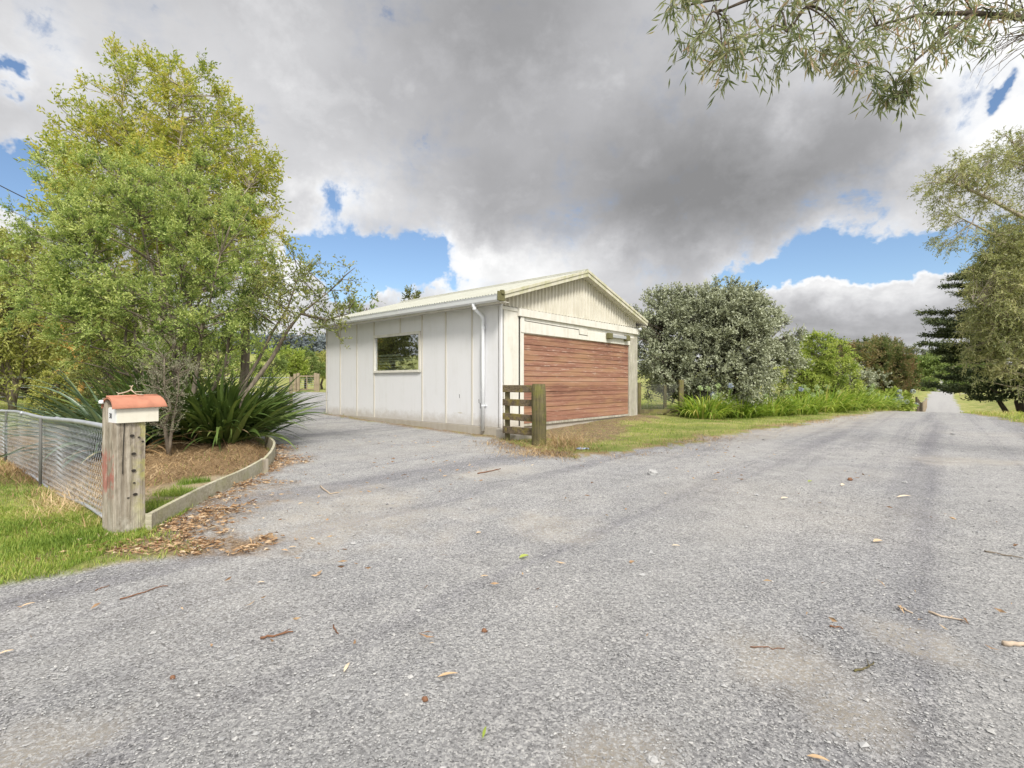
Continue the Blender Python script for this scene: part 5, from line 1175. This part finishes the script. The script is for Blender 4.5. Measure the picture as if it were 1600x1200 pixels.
# single leaves, twigs, stones and seed pods one can point to
lv = [(819, 870, .09, .045, .8, 'curled yellow-green leaf lying upright near the middle of the road', 'lime', .5),
      (542, 1040, .075, .018, .95, 'narrow cream leaf pointing away from the camera, below the driveway mouth', 'litter', 1.5),
      (700, 1057, .10, .020, .7, 'long curved tan leaf between two brown seed pods', 'litter', .2),
      (757, 1143, .065, .014, .5, 'narrow green leaf at the bottom middle of the photo', 'lime', 1.4),
      (1279, 1187, .075, .02, .7, 'tan pointed leaf at the bottom edge right of centre', 'litter', -.5),
      (1372, 845, .09, .05, .8, 'pale yellow leaf alone on the right half of the road', 'litter', .1),
      (1056, 852, .07, .022, 1., 'small white leaf on the road right of the curled yellow one', 'litter', -.4),
      (1413, 777, .19, .035, 1., 'long white sliver of bark on the road, upper right', 'litter', 0.),
      (1226, 779, .09, .04, 1., 'white folded leaf left of the long white bark sliver', 'litter', 0.),
      (1317, 757, .11, .05, 1., 'white triangular leaf above the white folded one', 'litter', .7),
      (1266, 752, .08, .045, .6, 'yellow leaf near the upper left of a loose trio on the road', 'lime', .3),
      (757, 902, .06, .016, .75, 'pinkish thin leaf just below the curled yellow-green leaf', 'litter', 0.),
      (44, 944, .07, .018, .8, 'pale leaf on the road below the grass verge at left', 'litter', .8),
      (748, 830, .05, .03, .8, 'small cream flake left above the curled yellow leaf', 'litter', .2),
      (457, 852, .07, .018, .8, 'pale tan leaf in front of the litter patch', 'litter', .1),
      (10, 1017, .06, .016, .85, 'whitish leaf at the left edge of the photo', 'litter', .6),
      (408, 906, .055, .014, .9, 'light leaf on the gravel right of the fallen long stick', 'litter', 0.)]
for px, py, L, W, tn, lab, mt, az in lv:
    L *= .82; W *= .78
    g = G(px, py); m = MB(); n = 1; base = np.array([[-L/2*math.cos(az), -L/2*math.sin(az), .004]])
    strips(m, base, np.array([az]), .25, L, W, .6, 8, .35, tn, .2, basew=.1, taper=.8)
    tag(m.build('fallen_leaf', LM[mt], loc=tuple(GP(g[0], g[1], -.008))), lab, 'leaf', 'fallen leaves on the road')
tw_ = [([(408, 990), (430, 987), (458, 981)], .006, 'brown stick on the road, left of centre', 'deadb'),
       ([(187, 932), (222, 923), (245, 914), (262, 912)], .004, 'long brown twig on the road near the left verge', 'deadb'),
       ([(148, 919), (172, 911)], .0035, 'short brown twig left of the long one near the verge', 'deadb'),
       ([(1450, 954), (1475, 962), (1505, 967)], .006, 'pale forked twig on the right of the road', 'deadwood'),
       ([(1406, 946), (1422, 955)], .006, 'short pale twig left of the forked one', 'deadwood'),
       ([(1568, 1004), (1600, 1006), (1640, 1010)], .012, 'thick grey stick cut by the right edge of the photo', 'deadwood'),
       ([(1537, 858), (1565, 863), (1598, 868)], .006, 'thin dark twig near the right edge above the pale ones', 'bark'),
       ([(1335, 1048), (1352, 1045), (1367, 1036)], .005, 'lichen-covered twig on the lower right of the road', 'mosspost'),
       ([(1173, 1012), (1200, 1012), (1228, 1015)], .0028, 'hair-thin brown twig beside the bare dirt patch', 'deadb'),
       ([(747, 738), (765, 735), (782, 731)], .009, 'brown stick on the driveway toward the garage', 'deadb'),
       ([(500, 760), (515, 770), (530, 768)], .008, 'straw-coloured twig on the driveway right of the edging', 'deadwood'),
       ([(523, 972), (525, 980), (528, 985)], .004, 'tiny reddish twig upright on the road left of centre', 'deadb'),
       ([(1296, 979), (1312, 981)], .005, 'tiny rust-coloured twig above the bare dirt patch', 'deadb')]
M['deadb'] = plain_mat('brown_twig', (.20, .10, .055), .8, var=.4)
for pp, r, lab, mt in tw_:
    c = G(*pp[0]); c = GP(c[0], c[1]); pts = [GP(*G(*p)[:2], r*.6-.012)-c for p in pp]; k = np.linspace(0, len(pts)-1, 9); pts = np.array(pts)
    pts = np.stack([np.interp(k, range(len(pts)), pts[:, i]) for i in range(3)], -1)+rng.normal(size=(9, 3))*np.array([.004, .004, .001])
    m = MB(); m.tube(pts, np.linspace(r, r*.5, 9), 7)
    if len(pp) > 2 and r > .004:
        a = pts[5]; e = a+(pts[8]-pts[5])*.6+np.array([0, .03, .004]); m.tube([a, e], [r*.5, r*.25], 5)
    tag(m.build('twig', M[mt], loc=tuple(c), smooth=True), lab, 'twig', 'twigs on the road')
def rock(px, py, s, lab, mat, name='stone', cat='stone', grp='single stones on the road', fl=.6):
    g = G(px, py); m = MB(); n1, n2 = 9, 6; V = []
    r2 = np.random.default_rng(px)
    for i in range(n2+1):
        for j in range(n1):
            a = math.pi*i/n2; b = 2*math.pi*j/n1; k = 1+r2.normal()*.12*(0 < i < n2); V.append((s*k*math.sin(a)*math.cos(b), s*k*.8*math.sin(a)*math.sin(b), s*fl*k*math.cos(a)+s*fl*.5))
    F = [(i*n1+j, i*n1+(j+1) % n1, (i+1)*n1+(j+1) % n1, (i+1)*n1+j) for i in range(n2) for j in range(n1)]
    m.add(V, F, .8); tag(m.build(name, mat, loc=tuple(GP(g[0], g[1], -.015)), smooth=cat != 'stone'), lab, cat, grp)
for a in [(664, 1088, .013, 'brown seed pod below the long curved tan leaf'), (757, 985, .014, 'brown seed pod above the long curved tan leaf'), (270, 1053, .011, 'orange-brown seed pod at lower left of the road'), (1328, 747, .03, 'dark seed pod among the white leaves, upper right')]:
    rock(*a, M['deadb'], 'seed_pod', 'seed pod', 'seed pods on the road', .8)
for a in [(552, 845, .02, 'pale stone near the tan patch at the driveway mouth'), (1020, 738, .07, 'grey rock at the edge of the grass strip by the road'), (625, 870, .017, 'white pebble left of the curled yellow leaf'), (1020, 1186, .02, 'whitish pebble at the bottom of the photo right of centre')]:
    rock(*a, M['stone'])

# ------------------------------------------------------------------ sky, sun, camera
SUN_EL, SUN_AZ = R(48), R(164)      # azimuth clockwise from +Y
w = bpy.data.worlds.new("World"); scn.world = w; w.use_nodes = True; nt = w.node_tree; nt.nodes.clear(); N = NT(nt)
sky = N.n('ShaderNodeTexSky', sky_type='NISHITA'); sky.sun_disc = False; sky.sun_elevation = SUN_EL; sky.sun_rotation = SUN_AZ; sky.ozone_density = 3.0; sky.air_density = 1.0; sky.dust_density = .2
bgs = N.n('ShaderNodeBackground'); N.l(sky.outputs[0], bgs.inputs[0]); bgs.inputs[1].default_value = .052
dirn = N.n('ShaderNodeTexCoord').outputs['Generated']
sp = N.n('ShaderNodeSeparateXYZ'); N.l(dirn, sp.inputs[0])
den = N.math('ADD', N.math('MAXIMUM', sp.outputs[2], 0.), .30)
cv = N.n('ShaderNodeCombineXYZ'); N.l(N.math('DIVIDE', sp.outputs[0], den), cv.inputs[0]); N.l(N.math('DIVIDE', sp.outputs[1], den), cv.inputs[1])
warpc = N.noise(dirn, 3.6, 6, .65, 'Color'); wv = N.vmath('SUBTRACT', warpc, (.5, .5, .5)).outputs[0]
dw = N.vmath('ADD', dirn, N.scale(wv, (.26, .26, .20))).outputs[0]; dw = N.vmath('NORMALIZE', dw).outputs[0]
def D(px, py):
    v = np.array([(px-800)/FPX, 1., -(py-HY)/FPX]); return tuple(v/np.linalg.norm(v))
def field(blobs, start):
    acc = start
    for px, py, rad, amp in blobs:
        d = D(px, py); k = (FPX/rad)**2*(1+((px-800)/FPX)**2)*.75
        dot = N.n('ShaderNodeVectorMath', operation='DOT_PRODUCT'); N.l(dw, dot.inputs[0]); dot.inputs[1].default_value = d
        e = N.math('EXPONENT', N.math('MULTIPLY_ADD', dot.outputs['Value'], k, -k))
        acc = N.math('MULTIPLY_ADD', e, amp, acc)
    return acc
def cen(x, a): return N.math('MULTIPLY', N.math('SUBTRACT', x, .5), a)
big = N.noise(cv.outputs[0], .95, 4, .5); nz = N.noise(cv.outputs[0], 2.6, 8, .62, dist=.25); nf = N.noise(dirn, 7.5, 8, .62, dist=.3); nh = N.noise(dirn, 26, 6, .6)
shp = N.math('ADD', N.math('ADD', cen(nz, 1.3), cen(nf, 1.7)), cen(nh, .5))
cov0 = N.math('ADD', shp, .89)
cov = field([(0, 112, 14, -.8), (30, 268, 30, -1.0), (-20, 290, 36, -.8), (75, 275, 20, -.6), (10, 170, 34, .35), (505, 315, 18, -.5), (545, 412, 24, -.9), (590, 414, 24, -.9), (640, 410, 24, -.9), (495, 402, 24, -.75), (455, 385, 20, -.6), (600, 440, 24, -.8), (545, 440, 24, -.7), (680, 420, 20, -.8),
             (1150, 452, 20, -.7), (1190, 446, 22, -.8), (1240, 434, 24, -.9), (1290, 424, 25, -.9), (1340, 418, 25, -.9), (1390, 412, 26, -.9), (1440, 405, 26, -.9), (1490, 400, 28, -.8), (1540, 395, 34, -.7), (1604, 122, 11, -.8), (90, 60, 28, -.30),
             (10, 335, 26, .9), (430, 455, 34, 1.0), (420, 510, 40, .8), (606, 469, 14, .7), (1330, 500, 40, .9), (1420, 490, 40, .9), (1262, 490, 28, .7)], cov0)
alpha = N.ramp(cov, [(.36, 0.), (.48, .42), (.60, .86), (.80, 1.)])
edge = N.math('MULTIPLY', N.ramp(cov, [(.50, 1.), (.98, 0.)]), .22)
b0_ = N.math('ADD', N.math('ADD', cen(big, .8), N.math('ADD', cen(nz, .9), N.math('ADD', cen(nf, .6), cen(nh, .22)))), N.math('ADD', edge, .55))
bri = field([(830, 50, 80, -.28), (770, 20, 50, -.14), (1060, 255, 80, -.30), (960, 310, 70, -.22), (1200, 250, 80, -.26), (1130, 300, 80, -.12), (1330, 225, 60, -.22), (1400, 190, 50, -.16), (770, 335, 55, -.24), (870, 340, 40, -.08), (640, 70, 60, -.06), (1470, 180, 40, -.14), (1370, 522, 34, -.26), (1290, 525, 28, -.18), (1120, 320, 60, -.1),
             (1490, 90, 60, .34), (1580, 190, 60, .36), (1600, 40, 70, .34), (1300, 105, 50, .2), (1180, 120, 60, .16), (930, 150, 50, .12), (980, 60, 40, .08), (820, 435, 40, .36), (900, 425, 40, .26), (980, 430, 40, .22), (720, 440, 30, .3), (1060, 420, 40, .16), (700, 395, 30, .28), (760, 400, 30, .1), (1180, 398, 50, .22), (1300, 365, 44, .24), (1420, 330, 50, .26), (520, 345, 36, .20), (440, 430, 34, .34),
             (1330, 462, 34, .36), (1430, 460, 30, .30), (1260, 465, 24, .25), (10, 335, 30, .34), (200, 110, 90, .10), (60, 170, 50, .14), (450, 120, 80, .05), (606, 462, 20, .3), (420, 500, 60, .3), (560, 300, 40, .1)], b0_)
ccol = N.ramp(bri, [(.0, (.27, .27, .275)), (.25, (.37, .37, .38)), (.5, (.50, .50, .515)), (.75, (.70, .70, .715)), (1., (1., 1., 1.))])
# clouds near the sun, behind the viewer, are brighter
sdv = (math.sin(SUN_AZ)*math.cos(SUN_EL), math.cos(SUN_AZ)*math.cos(SUN_EL), math.sin(SUN_EL))
dot = N.n('ShaderNodeVectorMath', operation='DOT_PRODUCT'); N.l(dirn, dot.inputs[0]); dot.inputs[1].default_value = sdv
gl = N.math('MULTIPLY_ADD', N.ramp(dot.outputs['Value'], [(.0, 0.), (1., 1.)]), 1.6, 1.)
bgc = N.n('ShaderNodeBackground'); N.l(ccol, bgc.inputs[0]); N.l(N.math('MULTIPLY', gl, .355), bgc.inputs[1])
mx = N.n('ShaderNodeMixShader'); N.l(alpha, mx.inputs[0]); N.l(bgs.outputs[0], mx.inputs[1]); N.l(bgc.outputs[0], mx.inputs[2])
ow = N.n('ShaderNodeOutputWorld'); N.l(mx.outputs[0], ow.inputs[0])
try: w.cycles.sampling_method = 'MANUAL'; w.cycles.sample_map_resolution = 512
except Exception: pass
sl = bpy.data.lights.new('sun', 'SUN'); sl.energy = 1.5; sl.angle = R(14); sl.color = (1, .955, .87)
so = bpy.data.objects.new('sun', sl); COL.objects.link(so); so.rotation_euler = Vector(sdv).to_track_quat('Z', 'Y').to_euler(); so.location = (0, 0, 30)
cd = bpy.data.cameras.new('camera'); co = bpy.data.objects.new('camera', cd); COL.objects.link(co); scn.camera = co
co.location = (0, 0, CH); co.rotation_euler = (R(90), 0, 0); cd.sensor_width = 36; cd.lens = FPX/1600*36; cd.shift_y = -3/1600; cd.clip_end = 5000; cd.clip_start = .05
scn.view_settings.view_transform = 'Standard'; scn.view_settings.look = 'None'; scn.view_settings.gamma = 1; scn.view_settings.exposure = 1.52
